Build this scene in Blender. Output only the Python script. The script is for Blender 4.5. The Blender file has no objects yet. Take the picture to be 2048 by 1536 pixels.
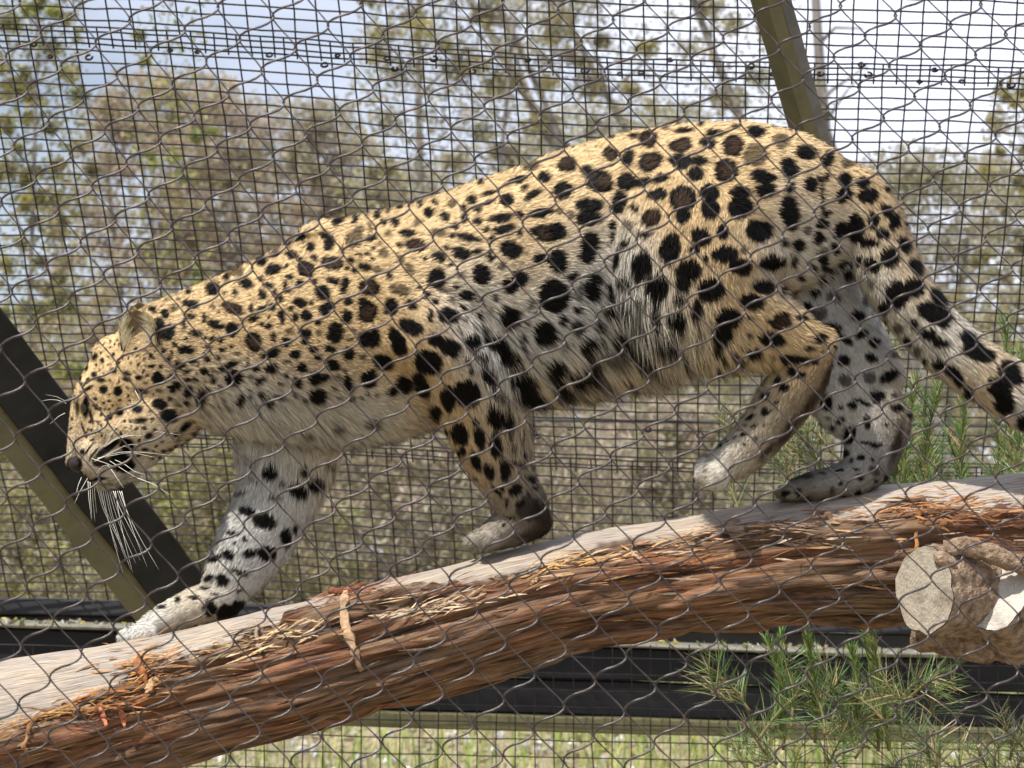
import bpy, math, random
import numpy as np
from mathutils import Vector
from mathutils.bvhtree import BVHTree
rng = np.random.default_rng(7)
random.seed(7)
R = math.radians
sc = bpy.context.scene
col = sc.collection

# ------------------------------------------------------------------ camera
PITCH = R(4.0)
CAM = np.array([0.0, 0.0, 1.5])
FPX = 4992.0                       # focal length in units of 1/2048 of the frame width
FWD = np.array([0, math.cos(PITCH), math.sin(PITCH)])
UP = np.array([0, -math.sin(PITCH), math.cos(PITCH)])
RT = np.array([1.0, 0, 0])
cd = bpy.data.cameras.new('camera')
cam = bpy.data.objects.new('camera', cd); col.objects.link(cam)
cam.location = CAM; cam.rotation_euler = (R(90) + PITCH, 0, 0)
cd.sensor_width = 36; cd.lens = 36 * FPX / 2048
cd.clip_end = 2000; cd.clip_start = 0.05
cd.dof.use_dof = True; cd.dof.focus_distance = 4.15
cd.dof.aperture_fstop = cd.lens / 1000 / 0.0092
sc.camera = cam

# ------------------------------------------------------------------ sky and sun
SUN_DIR = Vector((-0.38, -0.40, 0.83)).normalized()      # towards the sun
SUN_EL = math.asin(SUN_DIR.z); SUN_AZ = math.atan2(SUN_DIR.x, SUN_DIR.y)
w = bpy.data.worlds.new("World"); sc.world = w; w.use_nodes = True
nt = w.node_tree; nt.nodes.clear()
out = nt.nodes.new('ShaderNodeOutputWorld'); bg = nt.nodes.new('ShaderNodeBackground')
sky = nt.nodes.new('ShaderNodeTexSky'); sky.sky_type = 'NISHITA'; sky.sun_disc = False
sky.sun_elevation = SUN_EL; sky.sun_rotation = SUN_AZ
sky.air_density = 1.2; sky.dust_density = 0.6; sky.ozone_density = 4.0
tc = nt.nodes.new('ShaderNodeTexCoord')
mp = nt.nodes.new('ShaderNodeMapping'); mp.inputs['Scale'].default_value = (1.6, 1.6, 5.0)
mp.inputs['Location'].default_value = (3.1, 0.4, 0.2)
nz = nt.nodes.new('ShaderNodeTexNoise'); nz.inputs['Scale'].default_value = 1.6
nz.inputs['Detail'].default_value = 6; nz.inputs['Roughness'].default_value = 0.55
sx = nt.nodes.new('ShaderNodeSeparateXYZ')
ad = nt.nodes.new('ShaderNodeMath'); ad.operation = 'MULTIPLY_ADD'; ad.inputs[1].default_value = 1.7
ra = nt.nodes.new('ShaderNodeMapRange'); ra.inputs[1].default_value = 0.14; ra.inputs[2].default_value = 0.70; ra.inputs[3].default_value = 0.28
mx = nt.nodes.new('ShaderNodeMix'); mx.data_type = 'RGBA'
mx.inputs['B'].default_value = (16.5, 17.4, 20.5, 1)      # thin bright cloud, in the sky's own units
L = nt.links.new
L(tc.outputs['Generated'], mp.inputs[0]); L(mp.outputs[0], nz.inputs[0])
L(tc.outputs['Generated'], sx.inputs[0]); L(sx.outputs[0], ad.inputs[0]); L(nz.outputs['Fac'], ad.inputs[2])
L(ad.outputs[0], ra.inputs[0]); L(ra.outputs[0], mx.inputs['Factor'])
L(sky.outputs[0], mx.inputs['A']); L(mx.outputs['Result'], bg.inputs[0]); L(bg.outputs[0], out.inputs[0])
bg.inputs[1].default_value = 0.050
sl = bpy.data.lights.new('sun', 'SUN'); sl.energy = 5.0; sl.angle = R(0.6); sl.color = (1.0, 0.95, 0.87)
so = bpy.data.objects.new('sun', sl); col.objects.link(so)
so.rotation_euler = (-SUN_DIR).to_track_quat('-Z', 'Y').to_euler()
sc.view_settings.view_transform = 'Standard'; sc.view_settings.look = 'None'
sc.view_settings.exposure = 0.57; sc.view_settings.gamma = 1

# ------------------------------------------------------------------ helpers
def P(px, py, d):
    px, py, d = np.broadcast_arrays(np.asarray(px, float), np.asarray(py, float), np.asarray(d, float))
    x = (px - 1024) / FPX; y = (768 - py) / FPX
    return CAM + d[..., None] * (FWD + x[..., None] * RT + y[..., None] * UP)
def proj(p):
    q = p - CAM; d = q @ FWD
    return 1024 + FPX * (q @ RT) / d, 768 - FPX * (q @ UP) / d, d
def V(px, py, d): return Vector(P(px, py, d).tolist())

def _h(i, j, k, seed):
    n = (i * 374761393 + j * 668265263 + k * 2147483647 + seed * 1274126177) & 0xffffffff
    n = ((n ^ (n >> 13)) * 1274126177) & 0xffffffff
    return ((n ^ (n >> 16)) & 0xffff) / 65535.0
def vnoise(p, seed=0):
    p = np.asarray(p, float); f = np.floor(p).astype(np.int64); t = p - f; t = t * t * (3 - 2 * t)
    r = 0
    for a in (0, 1):
        for b in (0, 1):
            for c in (0, 1):
                wgt = (t[:, 0] if a else 1 - t[:, 0]) * (t[:, 1] if b else 1 - t[:, 1]) * (t[:, 2] if c else 1 - t[:, 2])
                r = r + wgt * _h(f[:, 0] + a, f[:, 1] + b, f[:, 2] + c, seed)
    return r
def fbm(p, o=4, seed=0):
    r = 0; a = .5; q = np.array(p, float)
    for i in range(o):
        r = r + a * vnoise(q, seed + i); q = q * 2.03 + 7.1; a *= .5
    return r / (1 - .5 ** o)
def sstep(a, b, x):
    t = np.clip((x - a) / (b - a), 0, 1); return t * t * (3 - 2 * t)

def tag(o, label=None, cat=None, group=None, kind=None):
    if label: o['label'] = label
    if cat: o['category'] = cat
    if group: o['group'] = group
    if kind: o['kind'] = kind
    return o
def empty(name, loc=(0, 0, 0)):
    o = bpy.data.objects.new(name, None); col.objects.link(o); o.location = loc; o.empty_display_size = .1
    return o
def link(name, me, mat=None, parent=None):
    o = bpy.data.objects.new(name, me); col.objects.link(o)
    if mat and not me.materials: me.materials.append(mat)
    if parent:
        o.parent = parent; o.location = -parent.location if parent.type == 'EMPTY' and not parent.parent else (0, 0, 0)
    return o
def mesh_np(name, verts, faces, smooth=True):
    """faces: list of int arrays (n,k)"""
    me = bpy.data.meshes.new(name)
    verts = np.asarray(verts, np.float32)
    me.vertices.add(len(verts)); me.vertices.foreach_set('co', verts.ravel())
    loops = np.concatenate([np.asarray(f, np.int32).ravel() for f in faces])
    tot = np.concatenate([np.full(len(f), np.asarray(f).shape[1], np.int32) for f in faces])
    st = np.concatenate([[0], np.cumsum(tot)[:-1]]).astype(np.int32)
    me.loops.add(len(loops)); me.loops.foreach_set('vertex_index', loops)
    me.polygons.add(len(tot)); me.polygons.foreach_set('loop_start', st)
    me.polygons.foreach_set('use_smooth', np.full(len(tot), smooth))
    me.update(calc_edges=True)
    return me
def attr(me, name, arr, kind='FLOAT_COLOR', dom='POINT'):
    a = me.attributes.new(name, kind, dom)
    arr = np.asarray(arr, np.float32)
    if kind == 'FLOAT_COLOR':
        if arr.shape[1] == 3: arr = np.concatenate([arr, np.ones((len(arr), 1), np.float32)], 1)
        a.data.foreach_set('color', arr.ravel())
    elif kind == 'FLOAT_VECTOR': a.data.foreach_set('vector', arr.ravel())
    else: a.data.foreach_set('value', arr.ravel())

class MB:
    def __init__(s): s.v = []; s.f = {}; s.n = 0; s.c = []
    def add(s, v, fs, c=None):
        v = np.asarray(v, float)
        for f in fs:
            f = np.asarray(f, int); s.f.setdefault(f.shape[1], []).append(f + s.n)
        s.v.append(v); s.n += len(v)
        if c is not None:
            c = np.asarray(c, float)
            s.c.append(np.broadcast_to(c, (len(v), 3)) if c.ndim == 1 else c)
    def tube(s, pts, rad, n=6, cap=True, c=None, flat=1.0):
        pts = np.asarray(pts, float); m = len(pts); rad = np.broadcast_to(np.asarray(rad, float), (m,))
        t = np.gradient(pts, axis=0); t /= np.linalg.norm(t, axis=1)[:, None] + 1e-12
        ref = np.array([0, 1., 0]) if abs(t[:, 1]).mean() < .8 else np.array([0, 0, 1.])
        a = np.cross(t, ref); a /= np.linalg.norm(a, axis=1)[:, None] + 1e-12
        b = np.cross(t, a)
        th = np.arange(n) * 2 * np.pi / n
        ring = a[:, None] * np.cos(th)[None, :, None] + b[:, None] * np.sin(th)[None, :, None] * flat
        v = (pts[:, None] + ring * rad[:, None, None]).reshape(-1, 3)
        i = np.arange(m - 1)[:, None] * n; j = np.arange(n)[None]; k = (j + 1) % n
        q = np.stack([i + j, i + k, i + n + k, i + n + j], -1).reshape(-1, 4)
        fs = [q]
        if cap: fs += [np.arange(n)[None, ::-1], (np.arange(n) + (m - 1) * n)[None]]
        if c is not None and np.ndim(c) == 2: c = np.repeat(np.asarray(c), n, 0)
        s.add(v, fs, c)
    def box(s, o, ax, ay, az, c=None):
        """o corner-centre, half axes"""
        o, ax, ay, az = [np.asarray(q, float) for q in (o, ax, ay, az)]
        v = [o + x * ax + y * ay + z * az for x in (-1, 1) for y in (-1, 1) for z in (-1, 1)]
        s.add(v, [np.array([[0, 1, 3, 2], [4, 6, 7, 5], [0, 4, 5, 1], [2, 3, 7, 6], [0, 2, 6, 4], [1, 5, 7, 3]])], c)
    def mesh(s, name, smooth=True):
        me = mesh_np(name, np.concatenate(s.v), [np.concatenate(f) for f in s.f.values()], smooth)
        if s.c: attr(me, 'Col', np.concatenate(s.c))
        return me
    def build(s, name, mat, parent=None, smooth=True): return link(name, s.mesh(name, smooth), mat, parent)

def mat(name):
    m = bpy.data.materials.new(name); m.use_nodes = True
    return m, m.node_tree, m.node_tree.nodes['Principled BSDF']
def N(t, typ, **kw):
    n = t.nodes.new(typ)
    for k, v in kw.items():
        if k in n.inputs.keys() if hasattr(n.inputs, 'keys') else False: n.inputs[k].default_value = v
        else: setattr(n, k, v)
    return n
def ramp(t, stops):
    r = t.nodes.new('ShaderNodeValToRGB'); e = r.color_ramp.elements
    e[0].position = stops[0][0]; e[0].color = (*stops[0][1], 1)
    e[1].position = stops[-1][0]; e[1].color = (*stops[-1][1], 1)
    for p_, c_ in stops[1:-1]:
        x = e.new(p_); x.color = (*c_, 1)
    return r
def noisy_mat(name, c0, c1, scale=20, rough=.8, metal=0, bump=.2, stretch=(1, 1, 1), spec=.3, c2=None, bscale=None, detail=6):
    m, t, b = mat(name)
    tcn = N(t, 'ShaderNodeTexCoord'); mpn = N(t, 'ShaderNodeMapping'); mpn.inputs['Scale'].default_value = stretch
    n1 = N(t, 'ShaderNodeTexNoise', Scale=scale, Detail=detail, Roughness=.65)
    st = [(.3, c0), (.7, c1)] if c2 is None else [(.28, c0), (.5, c1), (.72, c2)]
    r = ramp(t, st)
    t.links.new(tcn.outputs['Object'], mpn.inputs[0]); t.links.new(mpn.outputs[0], n1.inputs[0])
    t.links.new(n1.outputs['Fac'], r.inputs[0]); t.links.new(r.outputs[0], b.inputs['Base Color'])
    b.inputs['Roughness'].default_value = rough; b.inputs['Metallic'].default_value = metal
    b.inputs['Specular IOR Level'].default_value = spec
    if bump:
        n2 = N(t, 'ShaderNodeTexNoise', Scale=bscale or scale * 3, Detail=5)
        bp = N(t, 'ShaderNodeBump', Strength=bump, Distance=.01)
        t.links.new(mpn.outputs[0], n2.inputs[0]); t.links.new(n2.outputs['Fac'], bp.inputs['Height'])
        t.links.new(bp.outputs[0], b.inputs['Normal'])
    return m
def col_mat(name, rough=.7, spec=.2, trans=0.0, nscale=0, namp=.3, attr_name='Col', bump=0):
    m, t, b = mat(name)
    a = N(t, 'ShaderNodeAttribute', attribute_name=attr_name)
    src = a.outputs['Color']
    if nscale:
        tcn = N(t, 'ShaderNodeTexCoord'); n1 = N(t, 'ShaderNodeTexNoise', Scale=nscale, Detail=4)
        mr = N(t, 'ShaderNodeMapRange'); mr.inputs[1].default_value = .3; mr.inputs[2].default_value = .7
        mr.inputs[3].default_value = 1 - namp; mr.inputs[4].default_value = 1 + namp
        vm = N(t, 'ShaderNodeVectorMath', operation='SCALE')
        t.links.new(tcn.outputs['Object'], n1.inputs[0]); t.links.new(n1.outputs['Fac'], mr.inputs[0])
        t.links.new(src, vm.inputs[0]); t.links.new(mr.outputs[0], vm.inputs['Scale']); src = vm.outputs[0]
        if bump:
            bp = N(t, 'ShaderNodeBump', Strength=bump, Distance=.005)
            t.links.new(n1.outputs['Fac'], bp.inputs['Height']); t.links.new(bp.outputs[0], b.inputs['Normal'])
    t.links.new(src, b.inputs['Base Color'])
    b.inputs['Roughness'].default_value = rough; b.inputs['Specular IOR Level'].default_value = spec
    if trans:
        o = t.nodes['Material Output']; tr = N(t, 'ShaderNodeBsdfTranslucent'); ms = N(t, 'ShaderNodeMixShader')
        ms.inputs[0].default_value = trans
        t.links.new(src, tr.inputs[0]); t.links.new(b.outputs[0], ms.inputs[1]); t.links.new(tr.outputs[0], ms.inputs[2])
        t.links.new(ms.outputs[0], o.inputs[0])
    return m
def interp(tab, x):
    tab = np.asarray(tab, float); return [np.interp(x, tab[:, 0], tab[:, i]) for i in range(1, tab.shape[1])]

# ------------------------------------------------------------------ ground
def terr(x, y):
    z = 0.95 * sstep(6.9, 10.5, y) + .45 * sstep(10, 30, y)
    p = np.stack([np.ravel(x) * .35, np.ravel(y) * .35, np.zeros(np.size(x))], -1)
    z = z + ((fbm(p, 3, 5) - .5) * .25).reshape(np.shape(z)) * sstep(6.5, 9, y)
    return z
ys = np.concatenate([np.linspace(-30, 6, 20), np.linspace(6.4, 16, 90), 16 + 1500 * (np.linspace(0.01, 1, 60)) ** 2.5])
xs = np.concatenate([-900 * np.linspace(1, .02, 30) ** 2, np.linspace(-.3, .3, 3), 900 * np.linspace(.02, 1, 30) ** 2])
xs = np.sort(np.concatenate([xs, np.linspace(-5, 5, 80)]))
X, Y = np.meshgrid(xs, ys); Z = terr(X, Y)
nx, ny = len(xs), len(ys)
i = (np.arange(ny - 1)[:, None] * nx + np.arange(nx - 1)[None]).ravel()
gm = mesh_np('ground', np.stack([X, Y, Z], -1).reshape(-1, 3), [np.stack([i, i + 1, i + nx + 1, i + nx], -1)])
g_mat = noisy_mat('soil', (.10, .08, .05), (.26, .22, .15), 3.5, .95, bump=.6, c2=(.17, .16, .07), bscale=30, spec=.1, detail=10)
tag(link('ground', gm, g_mat), kind='structure', label='dry grassy bank of soil and litter beyond the enclosure')

# grass, litter, pebbles on the bank
def scatter(n, x0, x1, y0, y1):
    x = rng.uniform(x0, x1, n); y = y0 + (y1 - y0) * rng.random(n) ** 1.3
    return x, y, terr(x, y)
def blades(n, x0, x1, y0, y1, hmin, hmax, wid, cols, lean=.5):
    x, y, z = scatter(n, x0, x1, y0, y1)
    clump = vnoise(np.stack([x * 2.2, y * 2.2, 0 * x], -1), 3)
    h = rng.uniform(hmin, hmax, n) * (.4 + clump)
    a = rng.uniform(0, 6.283, n); d = np.stack([np.cos(a), np.sin(a), 0 * a], -1)
    side = np.stack([-np.sin(a + rng.normal(0, 1, n)), np.cos(a), 0 * a], -1) * (wid * rng.uniform(.5, 1.3, n))[:, None]
    b = np.stack([x, y, z - .005], -1); ln = rng.uniform(.1, lean, n)[:, None] * h[:, None]
    up = np.array([0, 0, 1.])
    v = np.stack([b - side, b + side, b + up * h[:, None] * .6 + d * ln * .35 + side * .8, b + up * h[:, None] * .6 + d * ln * .35 - side * .8,
                  b + up * h[:, None] + d * ln], 1).reshape(-1, 3)
    k = np.arange(n)[:, None] * 5
    cc = np.asarray(cols)[rng.integers(0, len(cols), n)] * rng.uniform(.6, 1.35, (n, 1))
    me = mesh_np('grass', v, [np.concatenate([k, k + 1, k + 2, k + 3], 1), np.concatenate([k + 3, k + 2, k + 4], 1)])
    attr(me, 'Col', np.repeat(cc, 5, 0)); return me
leaf_mat = col_mat('leaf', .6, .2, .45)
tag(link('grass', blades(30000, -2.4, 3.0, 7.0, 14.0, .06, .26, .0045,
     [(.28, .38, .09), (.42, .44, .14), (.5, .46, .28), (.2, .3, .07), (.5, .5, .2)]), leaf_mat),
    'tufty green and straw coloured grass on the bank below the mesh', 'grass', kind='stuff')
def litter(n, cols, s0, s1, y1=13.):
    x, y, z = scatter(n, -2.5, 3.2, 7.0, y1)
    c = np.stack([x, y, z + rng.uniform(.003, .05, n)], -1)
    a = rng.normal(0, 1, (n, 3)); a[:, 2] *= .4; a /= np.linalg.norm(a, axis=1)[:, None]
    b = np.cross(a, rng.normal(0, 1, (n, 3)) * .5 + [0, 0, 1]); b /= np.linalg.norm(b, axis=1)[:, None]
    s = rng.uniform(s0, s1, (n, 1)); nn = np.cross(a, b)
    v = np.stack([c - a * s, c - b * s * .4 + nn * s * .15, c + a * s, c + b * s * .4 + nn * s * .15], 1).reshape(-1, 3)
    k = np.arange(n)[:, None] * 4
    me = mesh_np('litter', v, [np.concatenate([k, k + 1, k + 2, k + 3], 1)], False)
    attr(me, 'Col', np.repeat(np.asarray(cols)[rng.integers(0, len(cols), n)] * rng.uniform(.7, 1.2, (n, 1)), 4, 0)); return me
tag(link('leaf_litter', litter(6000, [(.5, .44, .36), (.34, .25, .17), (.55, .5, .45), (.45, .30, .25), (.5, .45, .05), (.2, .15, .1)], .012, .04), leaf_mat),
    'pale dry leaf litter with a few yellow leaves on the bank', 'leaf litter', kind='stuff')
def pebbles(n):
    x, y, z = scatter(n, -2.3, 3.0, 7.0, 12)
    ico = bpy.data.meshes.new('t'); import bmesh
    bm = bmesh.new(); bmesh.ops.create_icosphere(bm, subdivisions=1, radius=1); bm.verts.ensure_lookup_table()
    vv = np.array([v.co[:] for v in bm.verts]); ff = np.array([[v.index for v in f.verts] for f in bm.faces]); bm.free()
    s = rng.uniform(.008, .028, (n, 1, 1)) * rng.uniform(.6, 1.2, (n, 1, 3))
    v = vv[None] * s * (1 + rng.uniform(-.2, .2, (n, len(vv), 1))) + np.stack([x, y, z + .005], -1)[:, None]
    f = ff[None] + (np.arange(n) * len(vv))[:, None, None]
    me = mesh_np('pebbles', v.reshape(-1, 3), [f.reshape(-1, 3)], False)
    attr(me, 'Col', np.repeat(rng.uniform(.25, .55, (n, 1)) * [1, .96, .9], len(vv), 0)); return me
tag(link('pebbles', pebbles(3500), col_mat('pebble', .85)), 'small pale pebbles scattered among the litter', 'pebbles', kind='stuff')
# broad green weeds under the log
def weed(x, y, n, ln, cols):
    m = MB(); z = float(terr(np.array([x]), np.array([y]))[0])
    for k in range(n):
        a = random.uniform(0, 6.283); l = ln * random.uniform(.6, 1.2); e = random.uniform(.5, 1.3)
        d = np.array([math.cos(a) * math.cos(e), math.sin(a) * math.cos(e), math.sin(e)]); s = np.cross(d, [0, 0, 1]); s /= np.linalg.norm(s)
        b = np.array([x, y, z]) + np.array([random.uniform(-.08, .08), random.uniform(-.08, .08), random.uniform(0, .12)])
        w_ = l * random.uniform(.14, .24); c = np.array(random.choice(cols)) * random.uniform(.7, 1.3)
        q = [b, b + d * l * .3 + s * w_ * .8, b + d * l * .3 - s * w_ * .8, b + d * l * .65 + s * w_ - [0, 0, l * .05], b + d * l * .65 - s * w_ - [0, 0, l * .05], b + d * l - [0, 0, l * .2],
             b + d * l * .3, b + d * l * .65 - [0, 0, l * .08]]
        m.add(q, [[[0, 1, 6], [0, 6, 2], [3, 5, 7], [7, 5, 4]], [[1, 3, 7, 6], [6, 7, 4, 2]]], c)
    return m
for kx, (px, d_, lb) in enumerate([(500, 7.6, 'broad leaved green weed below the left end of the log'), (655, 7.5, 'bright green weed beside the mesh under the log'),
                     (760, 8.2, 'yellow green weed on the bank right of the bright weed'), (1190, 8.4, 'small weed with yellow leaves in pale litter'),
                     (1000, 7.7, 'small yellowing weed under the olive rail')]):
    q = P(px, 1500, d_)
    m_ = weed(q[0], q[1], 26 if kx < 3 else 14, .17 if kx < 3 else .09, [(.16, .3, .05), (.22, .36, .06), (.3, .34, .05)] if kx < 3 else [(.45, .42, .03), (.2, .25, .05)])
    tag(m_.build('weed', leaf_mat), lb, 'weed', 'weeds on the bank')

# ------------------------------------------------------------------ background trees
bark_bg = noisy_mat('grey_bark', (.12, .11, .10), (.28, .26, .24), 6, .9, stretch=(1, 1, .15), bump=.3)
def tree(px, d, top, bot, wid, n, leaf, cols, label, trunks, name='tree', cat='tree', fill=1.0, seed=1, shape='round'):
    base = P(px, bot, d); base[2] = float(terr(base[:1], base[1:2])[0])
    t = empty(name, base); tag(t, label, cat, 'trees and bushes beyond the mesh')
    s = d / FPX
    H = P(px, top, d)[2] - base[2]; W = wid * s / 2
    tb = MB()
    tips = []
    for (dx, lean, r0, hh) in trunks:
        z = np.linspace(0, 1, 10)
        pts = base + np.stack([dx * s + lean * s * z + .03 * W * np.sin(z * 7 + dx), .1 * W * np.sin(3 * z + dx), H * hh * z], -1)
        tb.tube(pts, (r0 * s) * (1.1 - .75 * z), 8); tips.append(pts)
        for k in range(9):
            q = pts[random.randint(3, 9)]; a = random.uniform(0, 6.28); l = W * random.uniform(.3, .8)
            e = q + np.array([math.cos(a) * l, math.sin(a) * l, l * random.uniform(.3, .9)])
            mid = (q + e) / 2 + rng.normal(0, .06 * W, 3)
            tb.tube([q, mid, e], [r0 * s * .3, r0 * s * .2, r0 * s * .08], 5); tips.append(np.array([mid, e]))
    tb.build('trunk', bark_bg, t)
    # crown: clumps of leaves spread in the crown volume, with gaps
    nc = int(85 * fill); n = int(n * 2.6); leaf = leaf * .72; cz = rng.uniform(.12, 1, nc)
    rad = np.sqrt(np.clip(1 - ((cz - .5) / .56) ** 2, .05, 1)) if shape == 'round' else (1.05 - cz * .8)
    ca = rng.uniform(0, 6.283, nc); cr = np.sqrt(rng.random(nc)) * rad * W
    cc = base + np.stack([np.cos(ca) * cr, np.sin(ca) * cr * .7, cz * H * .97], -1)
    csz = rng.uniform(.09, .24, nc) * W
    ci = rng.integers(0, nc, n)
    g = rng.normal(0, 1, (n, 3)); g /= np.linalg.norm(g, axis=1)[:, None]
    c = cc[ci] + g * (csz[ci] * rng.random(n) ** .5)[:, None] * [1, .8, .75]
    lo = rng.random(n) < .4                       # loose leaves and twigs between the clumps
    lz = rng.uniform(.08, 1, n); lr = np.sqrt(np.clip(1 - ((lz - .5) / .56) ** 2, .04, 1)) * np.sqrt(rng.random(n)) * W; la = rng.uniform(0, 6.283, n)
    c = np.where(lo[:, None], base + np.stack([np.cos(la) * lr, np.sin(la) * lr * .7, lz * H], -1), c)
    a = rng.normal(0, 1, (n, 3)); a /= np.linalg.norm(a, axis=1)[:, None]
    b = np.cross(a, rng.normal(0, 1, (n, 3))); b /= np.linalg.norm(b, axis=1)[:, None]
    ls = leaf * s * rng.uniform(.5, 1.3, (n, 1)); nn = np.cross(a, b)
    v = np.stack([c - a * ls, c - b * ls * .36, c + a * ls + nn * ls * .3, c + b * ls * .36], 1).reshape(-1, 3)
    cols = np.asarray(cols, float); ck = rng.integers(0, len(cols), nc)
    cl = .84 * np.where(rng.random(n)[:, None] < .65, cols[ck[ci]], cols[rng.integers(0, len(cols), n)]) * rng.uniform(.8, 1.2, (n, 1)) * rng.uniform(.8, 1.2, (nc, 1))[ci] * [1.05, 1, .9]
    k = np.arange(n)[:, None] * 4
    me = mesh_np('crown', v, [np.concatenate([k, k + 1, k + 2, k + 3], 1)], False)
    attr(me, 'Col', np.repeat(cl, 4, 0))
    o = link('crown', me, leaf_mat, t); o['kind'] = 'stuff'
BR = [(.52, .44, .34), (.52, .46, .40), (.42, .38, .26), (.46, .39, .38)]
OL = [(.29, .29, .15), (.40, .38, .20), (.40, .36, .26), (.46, .44, .18)]
GR = [(.27, .32, .13), (.38, .42, .15), (.34, .34, .22)]
GY = [(.46, .44, .40), (.38, .38, .29), (.50, .46, .39), (.34, .35, .22)]
tree(330, 21, 130, 1150, 520, 13000, 12, BR + OL[1:3], 'rounded brown bush with yellow green tips, behind the head', [(-60, -60, 12, .8), (40, 90, 12, .8)], 'bush', 'bush', 1.7)
tree(560, 23, 190, 1150, 560, 13000, 12, BR + GY, 'grey brown bush behind the leopard neck and shoulder', [(0, 40, 14, .8), (60, 150, 10, .7)], 'bush', 'bush', 1.7)
tree(870, 17, -190, 1150, 420, 9000, 12, OL + GY, 'olive foliaged tree rising above the middle of the back', [(0, -40, 13, .95), (40, 120, 9, .9)], 'tree', 'tree', 1.0)
tree(1130, 19, -120, 1150, 480, 7000, 11, OL + GY, 'sparse olive tree with slanting trunks left of the rump', [(520, -760, 17, 1.), (640, -700, 14, 1.), (380, -560, 13, 1.), (300, -420, 10, .9)], 'tree', 'tree', .8)
tree(1450, 18, -260, 1150, 420, 6000, 11, GY + OL, 'sparse grey limbed tree behind the leaning post', [(420, -560, 16, 1.), (330, -260, 24, 1.), (250, -60, 20, 1.), (560, -520, 12, 1.)], 'tree', 'tree', .7)
tree(60, 14, -200, 1150, 250, 5200, 13, GR + OL, 'leafy green young tree at the far left edge', [(-10, 10, 7, .95)], 'tree', 'tree', 1.0)
tree(330, 12.5, -420, 1150, 190, 900, 14, GR, 'thin green twigged sapling against the blue sky', [(-60, 60, 3, .8)], 'sapling', 'sapling', .35)
tree(780, 27, 330, 1150, 620, 11000, 10, BR + GY, 'low grey brown bush behind the middle of the back', [(0, 30, 12, .8)], 'bush', 'bush', 1.6)
tree(1250, 25, 200, 1150, 700, 13000, 10, GY + OL, 'wide grey olive bush behind the rump', [(0, 60, 14, .8), (150, -90, 12, .8)], 'bush', 'bush', 1.7)
tree(1880, 22, 290, 1150, 620, 12000, 11, GY + OL[1:2], 'pale grey green bush behind the tail', [(0, 60, 14, .8), (-120, -60, 12, .8)], 'bush', 'bush', 1.6)
tree(2060, 16, 130, 1150, 240, 3500, 12, OL + GY, 'olive bush at the right edge behind the tail', [(0, 20, 9, .8)], 'bush', 'bush', .9)
tree(100, 26, 600, 1180, 480, 8000, 10, OL + BR, 'low olive bush behind the dark slanting brace', [(0, 20, 12, .8)], 'bush', 'bush', 1.3)
tree(1650, 30, 560, 1180, 800, 11000, 10, GY + BR, 'low grey bush far behind the hind legs', [(0, 60, 14, .8)], 'bush', 'bush', 1.6)
tree(900, 14, 780, 1220, 800, 12000, 12, GY + BR, 'low brown scrub seen under the belly', [(0, 30, 8, .8)], 'bush', 'bush', 1.9)
tree(1330, 15, 800, 1220, 560, 8000, 12, GY + BR, 'low pale scrub seen behind the lifted hind paw', [(0, 30, 8, .8)], 'bush', 'bush', 1.5)
tree(420, 13, 880, 1240, 620, 9000, 12, OL + BR + GR[:1], 'low green brown scrub behind the front paw', [(0, 30, 8, .8)], 'bush', 'bush', 1.5)
tree(80, 12, 960, 1240, 420, 5200, 12, OL + GY, 'low grey green scrub at the lower left', [(0, 30, 8, .8)], 'bush', 'bush', 1.2)
fm = MB()
# far tree line: one mass nobody could count
n = 26000
fx = rng.uniform(-75, 75, n); fy = rng.uniform(75, 110, n)
ht = 5.2 * (.35 + fbm(np.stack([fx * .12, 0 * fx, 0 * fx], -1), 4, 9)) 
fz = 1.0 + ht * rng.random(n) ** .8
c = np.stack([fx, fy, fz], -1); a = rng.normal(0, 1, (n, 3)); a /= np.linalg.norm(a, axis=1)[:, None]
b = np.cross(a, rng.normal(0, 1, (n, 3))); b /= np.linalg.norm(b, axis=1)[:, None]; s_ = rng.uniform(.15, .38, (n, 1))
k = np.arange(n)[:, None] * 4
me = mesh_np('far_woodland', np.stack([c - a * s_, c - b * s_ * .6, c + a * s_, c + b * s_ * .6], 1).reshape(-1, 3), [np.concatenate([k, k + 1, k + 2, k + 3], 1)], False)
attr(me, 'Col', np.repeat(np.asarray(GY + OL)[rng.integers(0, 8, n)] * rng.uniform(.7, 1.2, (n, 1)), 4, 0))
tag(link('far_woodland', me, leaf_mat), 'distant grey olive woodland along the horizon', 'woodland', kind='stuff')

# ------------------------------------------------------------------ sloping welded mesh behind the leopard
wire_mat = noisy_mat('dark_wire', (.008, .006, .007), (.03, .024, .025), 60, .5, .2, bump=.1, spec=.4)
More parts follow.
